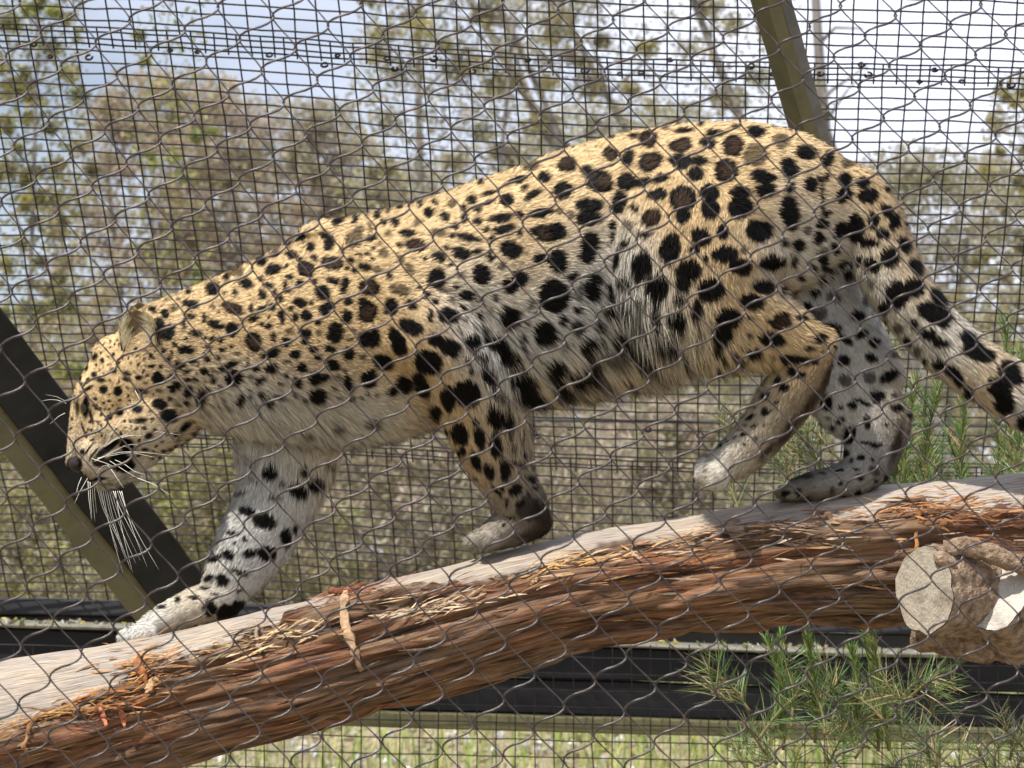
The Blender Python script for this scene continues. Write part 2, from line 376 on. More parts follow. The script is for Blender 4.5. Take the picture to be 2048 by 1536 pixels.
# plane through depth 5.31 at image top, falling away from the camera
D0 = 5.31
Pd = np.array([.07, 1., -1.28]);                       # in camera axes (right, forward, up)
H0 = np.array([1.0, .03, -.035])
def cplane(u, v, bow=0):     # u metres across, v metres down along the slope
    dn = Pd / np.linalg.norm(Pd); hn = H0 / np.linalg.norm(H0)
    o = np.array([-.02, D0, (768) / FPX * D0])
    u = np.asarray(u, float); v = np.asarray(v, float)
    sag = .012 * np.sin(u * 3.1 + 1.0) + .010 * np.sin(v * 4 + u) + .035 * (u / 1.3) ** 2 * 0
    q = o + u[..., None] * hn + v[..., None] * dn
    w_ = CAM + q[..., 0:1] * RT + q[..., 1:2] * FWD + q[..., 2:3] * UP
    return w_ + sag[..., None] * np.array([0, -.6, -.8])
def panel(name, label, u0, u1, v0, v1, du, dv, lift, phase=0., seed=0, top=True):
    r = np.random.default_rng(seed)
    t = empty(name, cplane(np.array(0.), np.array((v0 + v1) / 2))); tag(t, label, 'wire mesh', 'wire mesh panels of the enclosure')
    off = np.array([0, -lift, 0])
    for u in np.arange(u0 + phase, u1, du):
        v = np.linspace(v0, v1, max(8, int((v1 - v0) / .05)))
        uu = u + .0012 * np.sin(v * 23 + u * 40) + r.normal(0, .0006, len(v))
        m = MB(); m.tube(cplane(uu, v) + off, .0020, 5, False); m.build('wire', wire_mat, t)
    for v in np.arange(v0, v1, dv):
        u = np.linspace(u0, u1, 70)
        vv = v + .0010 * np.sin(u * 31 + v * 50) + r.normal(0, .0007, len(u)) + r.normal(0, .0008)
        m = MB(); m.tube(cplane(u, vv) + off + np.array([0, -.0022, 0]), .0021, 5, False); m.build('wire', wire_mat, t)
    return t
SM = .0283
VB = 1.86
panel('mesh_screen', 'uppermost strip of sloping welded wire mesh above the clipped seam', -1.45, 1.6, -.35, .168, .05, SM, .004, .0, 1)
panel('mesh_screen', 'large sloping panel of square welded wire mesh behind the leopard', -1.6, 1.75, .118, 1.30, .05, SM, .000, .021, 2)
panel('mesh_screen', 'lower sloping strip of welded wire mesh between belly and timber sill', -1.7, 1.85, 1.262, VB, .05, SM, .004, .008, 3)
# clips joining the seams
clips = [(70, 91), (103, 115), (180, 117), (342, 103), (397, 106), (540, 112), (650, 132), (676, 113), (775, 119), (790, 140), (868, 120), (945, 145), (1056, 122), (1170, 143),
         (1240, 150), (1340, 122), (1282, 147), (1500, 134), (1545, 150), (1640, 150), (1722, 131), (1735, 152), (1868, 142), (1838, 165), (1922, 165), (2020, 173), (1140, 857), (1296, 860), (1400, 872), (1075, 873)]
ct = MB(); 
clip_root = empty('mesh_clips', cplane(np.array(0.), np.array(.14))); tag(clip_root, 'dark twisted wire clips lacing the mesh seam near the top', 'wire clips')
dn = Pd / np.linalg.norm(Pd); hn = H0 / np.linalg.norm(H0)
nrm = np.cross(hn, dn)
for (cx, cy) in clips:
    ray = np.array([(cx - 1024) / FPX, 1, (768 - cy) / FPX]); o = np.array([-.02, D0, 768 / FPX * D0])
    tt = (o @ nrm) / (ray @ nrm); q = ray * tt
    wpt = CAM + q[0] * RT + q[1] * FWD + q[2] * UP + np.array([0, -.012, 0])
    th = np.linspace(0, 5.3, 12); rr = random.uniform(.003, .0055); tw = random.uniform(0, 3)
    pts = wpt + np.stack([np.cos(th + tw) * rr * 1.5, np.sin(th) * .004, np.sin(th + tw) * rr], -1)
    m = MB(); m.tube(pts, .0026, 6); m.build('clip', wire_mat, clip_root)

# lower vertical mesh under the sill
t = empty('mesh_screen', P(1024, 1500, 6.45)); tag(t, 'upright wire mesh under the black sill in front of sunny grass', 'wire mesh', 'wire mesh panels of the enclosure')
for k in range(-42, 44):
    x = 1024 + k * 38.6 + 7
    m = MB(); q = P(np.full(8, x) + rng.normal(0, .8, 8), np.linspace(1290, 1640, 8), 6.02); m.tube(q, .0016, 5, False); m.build('wire', wire_mat, t)
for k in range(0, 11):
    x = np.linspace(-600, 2600, 60); y = 1300 + k * 33.5 + .022 * (x - 500) + rng.normal(0, .6, 60)
    m = MB(); m.tube(P(x, y, 6.018), .0016, 5, False); m.build('wire', wire_mat, t)

# ------------------------------------------------------------------ timbers
tim_olive = noisy_mat('olive_timber', (.10, .095, .045), (.17, .155, .08), 8, .8, stretch=(1, 1, 1), bump=.3, c2=(.12, .12, .06))
tim_dark = noisy_mat('dark_timber', (.028, .027, .03), (.06, .058, .055), 9, .75, bump=.4, stretch=(.3, 1, 1))
tim_black = noisy_mat('black_timber', (.006, .006, .008), (.018, .018, .021), 9, .6, bump=.3, stretch=(.2, 1, 1))
tim_grey = noisy_mat('grey_timber', (.05, .05, .05), (.12, .115, .105), 9, .85, bump=.4, stretch=(.25, 1, 1))
def beam(name, pts_top, pts_bot, d, depth, material, parent=None, seg=24, rough=.0):
    """horizontal timber: line of the top and bottom front edge in the view, with depth"""
    (x0, y0), (x1, y1) = pts_top; (_, b0), (_, b1) = pts_bot
    xs_ = np.linspace(x0, x1, seg); f = np.linspace(0, 1, seg)
    T = P(xs_, y0 + (y1 - y0) * f, d); B = P(xs_, b0 + (b1 - b0) * f, d)
    j = rng.normal(0, rough, (seg, 3)); T = T + j; B = B + rng.normal(0, rough, (seg, 3))
    T2 = T + [0, depth, 0.0]; B2 = B + [0, depth, 0]
    c_ = .004
    v = np.stack([T + [0, 0, -c_], T + [0, c_, 0], T2, B2, B + [0, c_, 0], B + [0, 0, c_]], 1).reshape(-1, 3)
    k_ = np.arange(seg - 1)[:, None] * 6; jx = np.arange(6)[None]; kx = (jx + 1) % 6
    q = np.stack([k_ + jx, k_ + kx, k_ + 6 + kx, k_ + 6 + jx], -1).reshape(-1, 4)
    me = mesh_np(name, v, [q, np.arange(6)[None, ::-1], (np.arange(6) + (seg - 1) * 6)[None]], False)
    return link(name, me, material, parent)
sill = empty('timber_sill', P(900, 1320, 6.1)); tag(sill, 'long black timber sill with olive bottom rail running behind the log', 'timber frame')
beam('top_board', [(-700, 1180), (2800, 1258)], [(-700, 1212), (2800, 1290)], 6.36, .12, tim_dark, sill, rough=.001)
beam('back_board', [(-700, 1213), (2800, 1291)], [(-700, 1262), (2800, 1330)], 6.42, .10, tim_grey, sill, rough=.002)
beam('ledge', [(-700, 1222), (2800, 1338)], [(-700, 1230), (2800, 1347)], 6.08, .30, noisy_mat('ledge_wood', (.16, .15, .11), (.4, .38, .3), 30, .8, bump=.5), sill, rough=.0015)
beam('face_board', [(-700, 1232), (2800, 1349)], [(-700, 1300), (2800, 1410)], 6.11, .06, tim_black, sill, rough=.001)
beam('face_board', [(-700, 1303), (2800, 1412)], [(-700, 1376), (2800, 1478)], 6.12, .06, tim_black, sill, rough=.001)
beam('bottom_rail', [(-700, 1379), (2800, 1481)], [(-700, 1412), (2800, 1513)], 6.09, .09, tim_olive, sill, rough=.001)
# debris on the ledge
m = MB()
for k in range(260):
    px = random.uniform(-100, 1900); f = (px + 700) / 3500; q = P(px, 1222 + 116 * f, 6.08) + np.array([0, random.uniform(.0, .2), .003])
    s_ = random.uniform(.0015, .005); c_ = random.choice([(.4, .37, .3), (.3, .25, .18), (.5, .42, .1), (.25, .3, .1), (.6, .57, .52)])
    m.box(q, rng.normal(0, s_, 3), rng.normal(0, s_ * .6, 3), rng.normal(0, s_ * .4, 3), c_)
o = m.build('ledge_litter', col_mat('litter', .8), None, False); tag(o, 'bits of leaf litter lying along the sunlit sill ledge', 'leaf litter', kind='stuff')

tim_post = noisy_mat('post_timber', (.075, .07, .035), (.14, .125, .065), 6, .85, bump=.35, c2=(.09, .088, .05))
def brace(a, b_, w1, w2, dmat1, label):
    """one brace as two squared boards, shade painted into the upper right one"""
    ax = (b_ - a) / np.linalg.norm(b_ - a); pe = np.cross(ax, [0, 1, 0]); pe /= np.linalg.norm(pe); de = np.cross(ax, pe)
    if pe[0] < 0: pe = -pe
    de = de if de[1] > 0 else -de
    t_ = empty('timber_brace', (a + b_) / 2); tag(t_, label, 'timber brace')
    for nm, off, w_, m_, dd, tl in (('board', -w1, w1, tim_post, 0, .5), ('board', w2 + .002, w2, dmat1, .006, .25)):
        e1 = (pe * math.cos(tl * .5) + de * math.sin(tl * .5)) * w_; e2 = np.cross(ax, e1); e2 /= np.linalg.norm(e2); e2 = e2 * .035 * (1 if e2[1] > 0 else -1)
        seg = 30; f = np.linspace(0, 1, seg)[:, None]; c_ = a + (b_ - a) * f + pe * off + de * dd + rng.normal(0, .0007, (seg, 3)); ring = []
        for (s1, s2) in ((-1, -.9), (-.95, -1), (.95, -1), (1, -.9), (1, .9), (.95, 1), (-.95, 1), (-1, .9)): ring.append(c_ + s1 * e1 + s2 * e2)
        v = np.stack(ring, 1).reshape(-1, 3); n_ = 8; k_ = np.arange(seg - 1)[:, None] * n_; jx = np.arange(n_)[None]; kx = (jx + 1) % n_
        link(nm, mesh_np(nm, v, [np.stack([k_ + jx, k_ + kx, k_ + n_ + kx, k_ + n_ + jx], -1).reshape(-1, 4), np.arange(n_)[None, ::-1], (np.arange(n_) + (seg - 1) * n_)[None]], False), m_, t_)
tim_shade_face = noisy_mat('shaded_face_timber', (.016, .016, .015), (.036, .035, .032), 7, .95, bump=.35, spec=.1)  # shade of the left brace's upper face, put into the colour
tim_shade_side = noisy_mat('shaded_side_timber', (.10, .10, .095), (.2, .195, .18), 8, .85, bump=.35)  # grey of the right brace's side away from the sun, painted in
brace(P(-215, 538, 4.95), P(352, 1262, 5.6), .027, .060, tim_shade_face, 'thick slanting timber brace in two boards, upper one coloured as the shaded face, behind the face at left')
brace(P(1512, -120, 5.0), P(1775, 800, 5.85), .0155, .012, tim_shade_side, 'narrow leaning timber brace of an olive board and a grey one coloured as its shaded side, above the rump')
m = MB(); x = np.linspace(850, 2300, 40); m.tube(P(x, 838 + .012 * (x - 900), 8.6), .0065, 8)
tag(m.build('far_rail', tim_dark), 'thin dark cable rail beyond the mesh at belly height', 'rail')

# ------------------------------------------------------------------ log
LOG = [(-300, 1362, 1720), (0, 1312, 1640), (250, 1276, 1552), (400, 1248, 1506), (560, 1205, 1470), (700, 1168, 1440), (850, 1128, 1400), (1000, 1088, 1345), (1150, 1062, 1302),
       (1300, 1040, 1280), (1400, 1025, 1266), (1600, 988, 1252), (1800, 960, 1256), (2048, 934, 1285), (2400, 890, 1290)]
LD = 4.0
EDGE = [(-300, 1500), (0, 1448), (110, 1420), (200, 1385), (270, 1335), (330, 1290), (400, 1292), (470, 1262), (560, 1236), (640, 1196), (700, 1168), (760, 1158), (830, 1160), (900, 1150), (1000, 1132), (1100, 1118),
        (1160, 1098), (1260, 1078), (1400, 1062), (1500, 1036), (1580, 1034), (1660, 1024), (1740, 1030), (1800, 992), (1900, 1004), (2048, 990), (2400, 960)]
nu, nv = 1000, 170
u = np.linspace(-300, 2400, nu)
tp, bt = interp(LOG, u)
ker = np.hanning(61); ker /= ker.sum()
def smooth1(a_): return np.convolve(np.pad(a_, 30, mode='reflect', reflect_type='odd'), ker, 'valid')
tp, bt = smooth1(tp), smooth1(bt)
cy = (tp + bt) / 2; rad = (bt - tp) / 2 * LD / FPX
cen = P(u, cy, LD)
tan = np.gradient(cen, axis=0); tan /= np.linalg.norm(tan, axis=1)[:, None]
e_d = FWD[None] - (tan @ FWD)[:, None] * tan; e_d /= np.linalg.norm(e_d, axis=1)[:, None]
e_u = np.cross(tan, e_d); e_u *= np.sign(e_u[:, 2:3])
rad = rad * np.abs((tan @ RT))
th = np.linspace(0, 2 * np.pi, nv, endpoint=False)          # 0 = top, +90deg = towards camera
U, TH = np.meshgrid(u, th, indexing='ij')
py0 = cy[:, None] - np.cos(TH) * ((bt - tp) / 2)[:, None]
edge = np.interp(U, *np.array(EDGE).T)
sm = U * LD / FPX
lc = np.stack([sm, np.cos(TH) * .12, np.sin(TH) * .12], -1).reshape(-1, 3)
def nz3(fs, fa, o, sd): return fbm(lc * [fs, fa, fa], o, sd).reshape(nu, nv)
wob = (nz3(9, 14, 3, 1) - .5) * 70 + (nz3(60, 60, 2, 2) - .5) * 34
barkm = sstep(-5, 7, py0 - edge + wob)
ridge = np.abs(nz3(5, 75, 4, 3) - .5) * 2; fine = nz3(14, 260, 3, 4) - .5
crack = sstep(.62, .75, nz3(3.2, 38, 3, 8))
lump = nz3(5, 9, 3, 5) - .5
plate = nz3(7, 30, 2, 6)
rid2 = 1 - np.abs(nz3(2.6, 26, 4, 13) - .5) * 5; rid2 = np.clip(rid2, -.6, 1)
disp = lump * .018 + barkm * (.003 + .006 * (1 - ridge) * plate - .016 * np.clip(rid2, 0, 1) ** 3 + .010 * sstep(.45, .62, plate) + .004 * fine - .008 * crack) + (1 - barkm) * (fine * .0012 + (nz3(4, 60, 3, 7) - .5) * .0025)
rr_ = rad[:, None] - .008 + disp
vv = cen[:, None] + (np.cos(TH) * rr_)[..., None] * e_u[:, None] - (np.sin(TH) * rr_)[..., None] * e_d[:, None]
ii = np.arange(nu - 1)[:, None] * nv; jj = np.arange(nv)[None]; kk = (jj + 1) % nv
q = np.stack([ii + jj, ii + kk, ii + nv + kk, ii + nv + jj], -1).reshape(-1, 4)
log_root = empty('log', P(1024, 1200, LD)); tag(log_root, 'thick gum log with bare grey top and torn red brown bark', 'log')
lme = mesh_np('trunk', vv.reshape(-1, 3), [q])
attr(lme, 'lc', lc, 'FLOAT_VECTOR'); attr(lme, 'bark', barkm.ravel(), 'FLOAT')
attr(lme, 'ht', np.clip((disp / .02).ravel() + .3, 0, 1), 'FLOAT')
def log_material():
    m, t, b = mat('gum_bark')
    lcn = N(t, 'ShaderNodeAttribute', attribute_name='lc'); bk = N(t, 'ShaderNodeAttribute', attribute_name='bark')
    def nz(scale, vec, det=6, rgh=.6):
        mpn = N(t, 'ShaderNodeMapping'); mpn.inputs['Scale'].default_value = vec
        n = N(t, 'ShaderNodeTexNoise', Scale=scale, Detail=det, Roughness=rgh)
        t.links.new(lcn.outputs['Vector'], mpn.inputs[0]); t.links.new(mpn.outputs[0], n.inputs[0]); return n.outputs['Fac']
    grain = nz(1, (22, 420, 420), 6, .65); patch = nz(1, (6, 22, 22), 5)
    fibre = nz(1, (10, 130, 130), 9, .72); broad = nz(1, (4, 20, 20), 5, .6)
    r1 = ramp(t, [(.30, (.10, .082, .066)), (.43, (.25, .215, .175)), (.58, (.385, .34, .28)), (.75, (.52, .47, .39))])
    t.links.new(grain, r1.inputs[0])
    r1b = ramp(t, [(.35, (.85, .85, .92)), (.65, (1.1, 1.0, .88))]); t.links.new(patch, r1b.inputs[0])
    mb = N(t, 'ShaderNodeMix', data_type='RGBA', blend_type='MULTIPLY'); mb.inputs['Factor'].default_value = .8
    t.links.new(r1.outputs[0], mb.inputs['A']); t.links.new(r1b.outputs[0], mb.inputs['B'])
    r2 = ramp(t, [(.34, (.007, .0045, .0035)), (.43, (.058, .030, .018)), (.53, (.16, .084, .042)), (.66, (.24, .15, .09)), (.82, (.33, .26, .20))])
    t.links.new(fibre, r2.inputs[0])
    r3 = ramp(t, [(.36, (.9, 1.1, 1.25)), (.52, (1.0, .95, .9)), (.70, (1.35, .82, .58))]); t.links.new(broad, r3.inputs[0])
    mc = N(t, 'ShaderNodeMix', data_type='RGBA', blend_type='MULTIPLY'); mc.inputs['Factor'].default_value = .8
    t.links.new(r2.outputs[0], mc.inputs['A']); t.links.new(r3.outputs[0], mc.inputs['B'])
    mm = N(t, 'ShaderNodeMix', data_type='RGBA')
    t.links.new(bk.outputs['Fac'], mm.inputs['Factor']); t.links.new(mb.outputs['Result'], mm.inputs['A']); t.links.new(mc.outputs['Result'], mm.inputs['B'])
    t.links.new(mm.outputs['Result'], b.inputs['Base Color'])
    bp = N(t, 'ShaderNodeBump', Strength=.7, Distance=.004); t.links.new(fibre, bp.inputs['Height']); t.links.new(bp.outputs[0], b.inputs['Normal'])
    b.inputs['Roughness'].default_value = .72; b.inputs['Specular IOR Level'].default_value = .3
    return m
log_mat = log_material()
log_o = link('trunk', lme, log_mat, log_root)
# torn fibres along the bark edge and over the bark
def logpt(px, v_off, lift):
    """point on the log front at image column px, v_off px below the top silhouette"""
    i_ = int(np.clip((px + 300) / 2700 * (nu - 1), 0, nu - 1)); half = (bt[i_] - tp[i_]) / 2
    cth = np.clip(1 - v_off / half, -1, 1); t_ = math.acos(cth)
    j_ = int(round(t_ / (2 * np.pi) * nv)) % nv
    nn = math.cos(t_) * e_u[i_] - math.sin(t_) * e_d[i_]
    return vv[i_, j_] + nn * lift, nn, tan[i_], int(j_), i_
m = MB()
fc = [(.46, .27, .13), (.34, .15, .07), (.5, .38, .26), (.2, .09, .045), (.38, .3, .23), (.12, .06, .03), (.14, .07, .04)]
for k in range(650):
    px = random.uniform(-80, 2120); i_ = int((px + 300) / 2700 * (nu - 1)); e_ = np.interp(px, *np.array(EDGE).T) - tp[i_]
    vo = e_ + abs(random.gauss(0, 30)) if random.random() < .55 else random.uniform(e_, (bt - tp)[i_] * .93)
    vo = max(vo + random.uniform(-10, 8), 2)
    p0, nn, tg, _, _ = logpt(px, vo, .0015)
    l = random.uniform(.012, .06); sgn = random.choice((-1, 1)); dn_ = np.cross(tg, nn)
    d_ = tg * sgn + dn_ * random.gauss(0, .14) + nn * abs(random.gauss(0, .10)); w_ = np.cross(nn, d_) ; w_ /= np.linalg.norm(w_); w_ *= random.uniform(.0005, .0022)
    p1 = p0 + d_ * l * .5 + nn * .001; p2 = p0 + d_ * l + nn * random.uniform(-.001, .004)
    m.add([p0 - w_ * .3, p0 + w_ * .3, p1 + w_, p1 - w_, p2 + w_ * .2, p2 - w_ * .2], [[[0, 1, 2, 3], [3, 2, 4, 5]]], np.array(random.choice(fc)) * random.uniform(.4, .95))
strip_mat = col_mat('bark_strip', .85, .1, 0, 140, .35, bump=.4)
o = m.build('bark_fibres', strip_mat, log_root, True); o['kind'] = 'stuff'
def strip(name, pts, wid, colr, lift=.012, parent=log_root):
    m = MB(); P_ = []
    for (x, y) in pts:
        i_ = int((x + 300) / 2700 * (nu - 1)); p_, nn, tg, _, _ = logpt(x, y - tp[i_], lift); P_.append(p_)
    P_ = np.array(P_); n_ = 14; tt_ = np.linspace(0, len(P_) - 1, n_)
    Q = np.stack([np.interp(tt_, np.arange(len(P_)), P_[:, a_]) for a_ in range(3)], -1) + rng.normal(0, .0012, (n_, 3))
    w_ = wid * LD / FPX / 2 * (1 - .5 * np.abs(np.linspace(-1, 1, n_)) ** 3) * rng.uniform(.55, 1.3, n_)
    m.tube(Q, w_, 7, c=np.array(colr) * .68 * rng.uniform(.6, 1.25, (n_, 1)), flat=.2); return m.build(name, strip_mat, parent)
for pts, wd, c_ in [([(728, 1168), (722, 1200), (716, 1240), (724, 1285), (722, 1330)], 19, (.5, .33, .2)),
                    ([(546, 1232), (545, 1260), (545, 1290)], 8, (.5, .37, .26)),
                    ([(232, 1392), (231, 1412), (233, 1432)], 11, (.6, .22, .12)), ([(264, 1386), (266, 1410), (266, 1438)], 10, (.55, .2, .1)),
                    ([(350, 1334), (334, 1350), (322, 1368)], 16, (.6, .38, .2)), ([(318, 1300), (312, 1318), (322, 1345)], 22, (.42, .17, .07)),
                    ([(120, 1412), (95, 1432), (82, 1462), (78, 1500)], 9, (.4, .2, .1)), ([(30, 1448), (120, 1412), (180, 1392)], 7, (.5, .28, .12)),
                    ([(1822, 1020), (1812, 1070), (1808, 1120), (1804, 1150)], 8, (.5, .22, .08)), ([(1268, 1092), (1272, 1105), (1284, 1118)], 6, (.55, .4, .28)),
                    ([(1070, 1164), (1080, 1156), (1086, 1150)], 7, (.65, .45, .25)),
                    ([(690, 1180), (730, 1172), (770, 1160)], 13, (.3, .11, .06))]:
    strip('bark_strip', pts, wd, c_)
m = MB()
for (cx, cy_, sx_, sy_, n_, c_) in [(320, 1310, 36, 26, 150, (.55, .26, .09)), (250, 1385, 40, 14, 90, (.5, .22, .09)), (1830, 1012, 50, 12, 110, (.5, .22, .08)), (1900, 1030, 40, 18, 60, (.34, .16, .07)), (1170, 1110, 70, 8, 120, (.66, .38, .16)),
                                    (1420, 1068, 90, 9, 90, (.5, .3, .16)), (880, 1200, 80, 7, 110, (.66, .5, .33)), (560, 1262, 70, 12, 110, (.6, .42, .24)), (180, 1405, 70, 8, 90, (.6, .34, .14)), (740, 1168, 40, 8, 90, (.34, .13, .07)), (1600, 1045, 60, 10, 70, (.45, .3, .2))]:
    for k in range(int(n_ * .55)):
        px = cx + random.gauss(0, sx_); py = cy_ + random.gauss(0, sy_) - (px - cx) * .16; i_ = int((px + 300) / 2700 * (nu - 1))
        p0, nn, tg, _, _ = logpt(px, max(py - tp[i_], 2), .002); l_ = random.uniform(.012, .045); dn_ = np.cross(tg, nn)
        d_ = tg * random.choice((-1, 1)) + dn_ * random.gauss(0, .25) + nn * abs(random.gauss(0, .22)); w_ = np.cross(nn, d_); w_ /= np.linalg.norm(w_); w_ *= random.uniform(.0005, .002)
        p1 = p0 + d_ * l_ * .5 + nn * .002; p2 = p0 + d_ * l_ + rng.normal(0, .002, 3)
        m.add([p0 - w_ * .3, p0 + w_ * .3, p1 + w_, p1 - w_, p2 + w_ * .2, p2 - w_ * .2], [[[0, 1, 2, 3], [3, 2, 4, 5]]], np.array(c_) * random.uniform(.3, .95))
o = m.build('splinters', strip_mat, log_root, True); o['kind'] = 'stuff'

# sawn branch stubs at the right end
endgrain = noisy_mat('end_grain', (.15, .12, .09), (.34, .30, .24), 22, .9, bump=.35, c2=(.24, .19, .14), bscale=160)
palewood = noisy_mat('pale_wood', (.28, .25, .21), (.5, .46, .40), 26, .75, bump=.4, c2=(.38, .33, .27), bscale=140)
rough_bark = noisy_mat('rough_bark', (.04, .022, .014), (.22, .15, .10), 60, .95, bump=1.0, c2=(.4, .31, .22), bscale=150)
for m_ in (endgrain, palewood):      # growth rings and saw marks on the sawn faces
    t = m_.node_tree; b = t.nodes['Principled BSDF']; src_ = b.inputs['Base Color'].links[0].from_socket
    rv = N(t, 'ShaderNodeAttribute', attribute_name='rv'); nn_ = N(t, 'ShaderNodeTexNoise', Scale=30.0, Detail=3); tcq = N(t, 'ShaderNodeTexCoord')
    t.links.new(tcq.outputs['Object'], nn_.inputs[0])
    m1 = N(t, 'ShaderNodeMath', operation='MULTIPLY'); m1.inputs[1].default_value = 70; m2 = N(t, 'ShaderNodeMath', operation='MULTIPLY'); m2.inputs[1].default_value = 14
    m3 = N(t, 'ShaderNodeMath', operation='ADD'); m4 = N(t, 'ShaderNodeMath', operation='SINE'); mr = N(t, 'ShaderNodeMapRange'); mr.inputs[1].default_value = -1; mr.inputs[3].default_value = .88; mr.inputs[4].default_value = 1.06
    t.links.new(rv.outputs['Fac'], m1.inputs[0]); t.links.new(nn_.outputs['Fac'], m2.inputs[0]); t.links.new(m1.outputs[0], m3.inputs[0]); t.links.new(m2.outputs[0], m3.inputs[1]); t.links.new(m3.outputs[0], m4.inputs[0]); t.links.new(m4.outputs[0], mr.inputs[0])
    vm = N(t, 'ShaderNodeVectorMath', operation='SCALE'); t.links.new(src_, vm.inputs[0]); t.links.new(mr.outputs[0], vm.inputs['Scale']); t.links.new(vm.outputs[0], b.inputs['Base Color'])
def stub(cx, cy_, d, nrm_cam, r1, r2, length, roll, face, side, parent, jag=.06):
    st = empty('branch_stub', (0, 0, 0)); st.parent = parent; st.location = -parent.location
    nn = nrm_cam[0] * RT + nrm_cam[1] * FWD + nrm_cam[2] * UP; nn = nn / np.linalg.norm(nn)
    a1 = np.cross(nn, UP); a1 /= np.linalg.norm(a1); a2 = np.cross(nn, a1)
    A = a1 * math.cos(roll) + a2 * math.sin(roll); B = -a1 * math.sin(roll) + a2 * math.cos(roll)
    c0 = P(cx, cy_, d); n_ = 56; t_ = np.arange(n_) * 2 * np.pi / n_
    rj = 1 + jag * (vnoise(np.stack([np.cos(t_) * 3, np.sin(t_) * 3, 0 * t_ + cx], -1)) - .5) * 2 + rng.normal(0, jag * .12, n_)
    ring = (np.cos(t_) * r1 * rj)[:, None] * A + (np.sin(t_) * r2 * rj)[:, None] * B
    rows = []; m = MB(); ns = 22
    for k in range(ns):
        f = k / (ns - 1); rows.append(c0 - nn * (length * f) + ring * (1.0 + .12 * f) * (1 + (rng.normal(0, jag * .22, (n_, 1)) if k else 0)))
    v = np.concatenate(rows); kk_ = np.arange(ns - 1)[:, None] * n_; jx = np.arange(n_)[None]; kx = (jx + 1) % n_
    m.add(v, [np.stack([kk_ + jx, kk_ + kx, kk_ + n_ + kx, kk_ + n_ + jx], -1).reshape(-1, 4)])
    o1 = m.build('bark', side); o1.parent = st; o1.location = (0, 0, 0)
    m = MB(); rr = np.linspace(0, 1, 9)[1:]
    v = [c0 + nn * .001]
    for r_ in rr: v.append(c0 + ring * r_ * .985 + nn * (.001 + rng.normal(0, .0004, (n_, 1)) * (.3 < r_ < 1)))
    v = np.concatenate([np.atleast_2d(q_) for q_ in v]); kk_ = 1 + np.arange(7)[:, None] * n_
    m.add(v, [np.stack([kk_ + jx, kk_ + kx, kk_ + n_ + kx, kk_ + n_ + jx], -1).reshape(-1, 4), np.stack([0 * jx[0], 1 + kx[0], 1 + jx[0]], -1)])
    o2 = m.build('cut_face', face, smooth=True)
    attr(o2.data, 'rv', np.concatenate([[0]] + [np.full(n_, r_) for r_ in rr]), 'FLOAT'); o2.parent = st; o2.location = (0, 0, 0)
    return st
stub(1850, 1180, 3.80, (-.72, -.62, .05), .056, .068, .15, .16, endgrain, rough_bark, log_root, .07)
stub(1998, 1192, 3.82, (-.42, -.78, .44), .044, .060, .13, -.35, palewood, rough_bark, log_root, .05)
# curled bark slab above the stubs, pale splinter between
m = MB(); x = np.linspace(1890, 2140, 26); y = np.interp(x, [1890, 1930, 1990, 2048, 2140], [1096, 1092, 1112, 1132, 1170])
m.tube(P(x, y, 3.80) + rng.normal(0, .0012, (26, 3)), .013 + .003 * rng.random(26), 9, flat=.8); m.build('bark_slab', rough_bark, log_root)
m = MB(); x = np.linspace(1868, 1912, 8); m.tube(P(x, 1108 + (x - 1868) * .75, 3.78) + rng.normal(0, .001, (8, 3)), [.004, .009, .012, .013, .012, .010, .008, .005], 9); m.build('knot', rough_bark, log_root)
m = MB(); x = np.linspace(1905, 1950, 8); m.tube(P(x, 1140 + (x - 1905) * .5, 3.83), [.012, .018, .022, .022, .02, .016, .012, .006], 9); m.build('knot', palewood, log_root)
m = MB(); x = np.linspace(1830, 2120, 14); m.tube(P(x, 1262 + 20 * np.sin((x - 1830) / 90), 3.9) + rng.normal(0, .003, (14, 3)), .026 + .01 * rng.random(14), 9, flat=.9); m.build('bark_slab', rough_bark, log_root)
# ------------------------------------------------------------------ leopard
leo = empty('leopard', P(900, 1075, 4.0)); tag(leo, 'spotted leopard walking left along the gum log with its head lowered', 'leopard')
def yaw(px): return (1024 - np.asarray(px, float)) * .00010       # head a little farther than rump
LD0 = 4.0
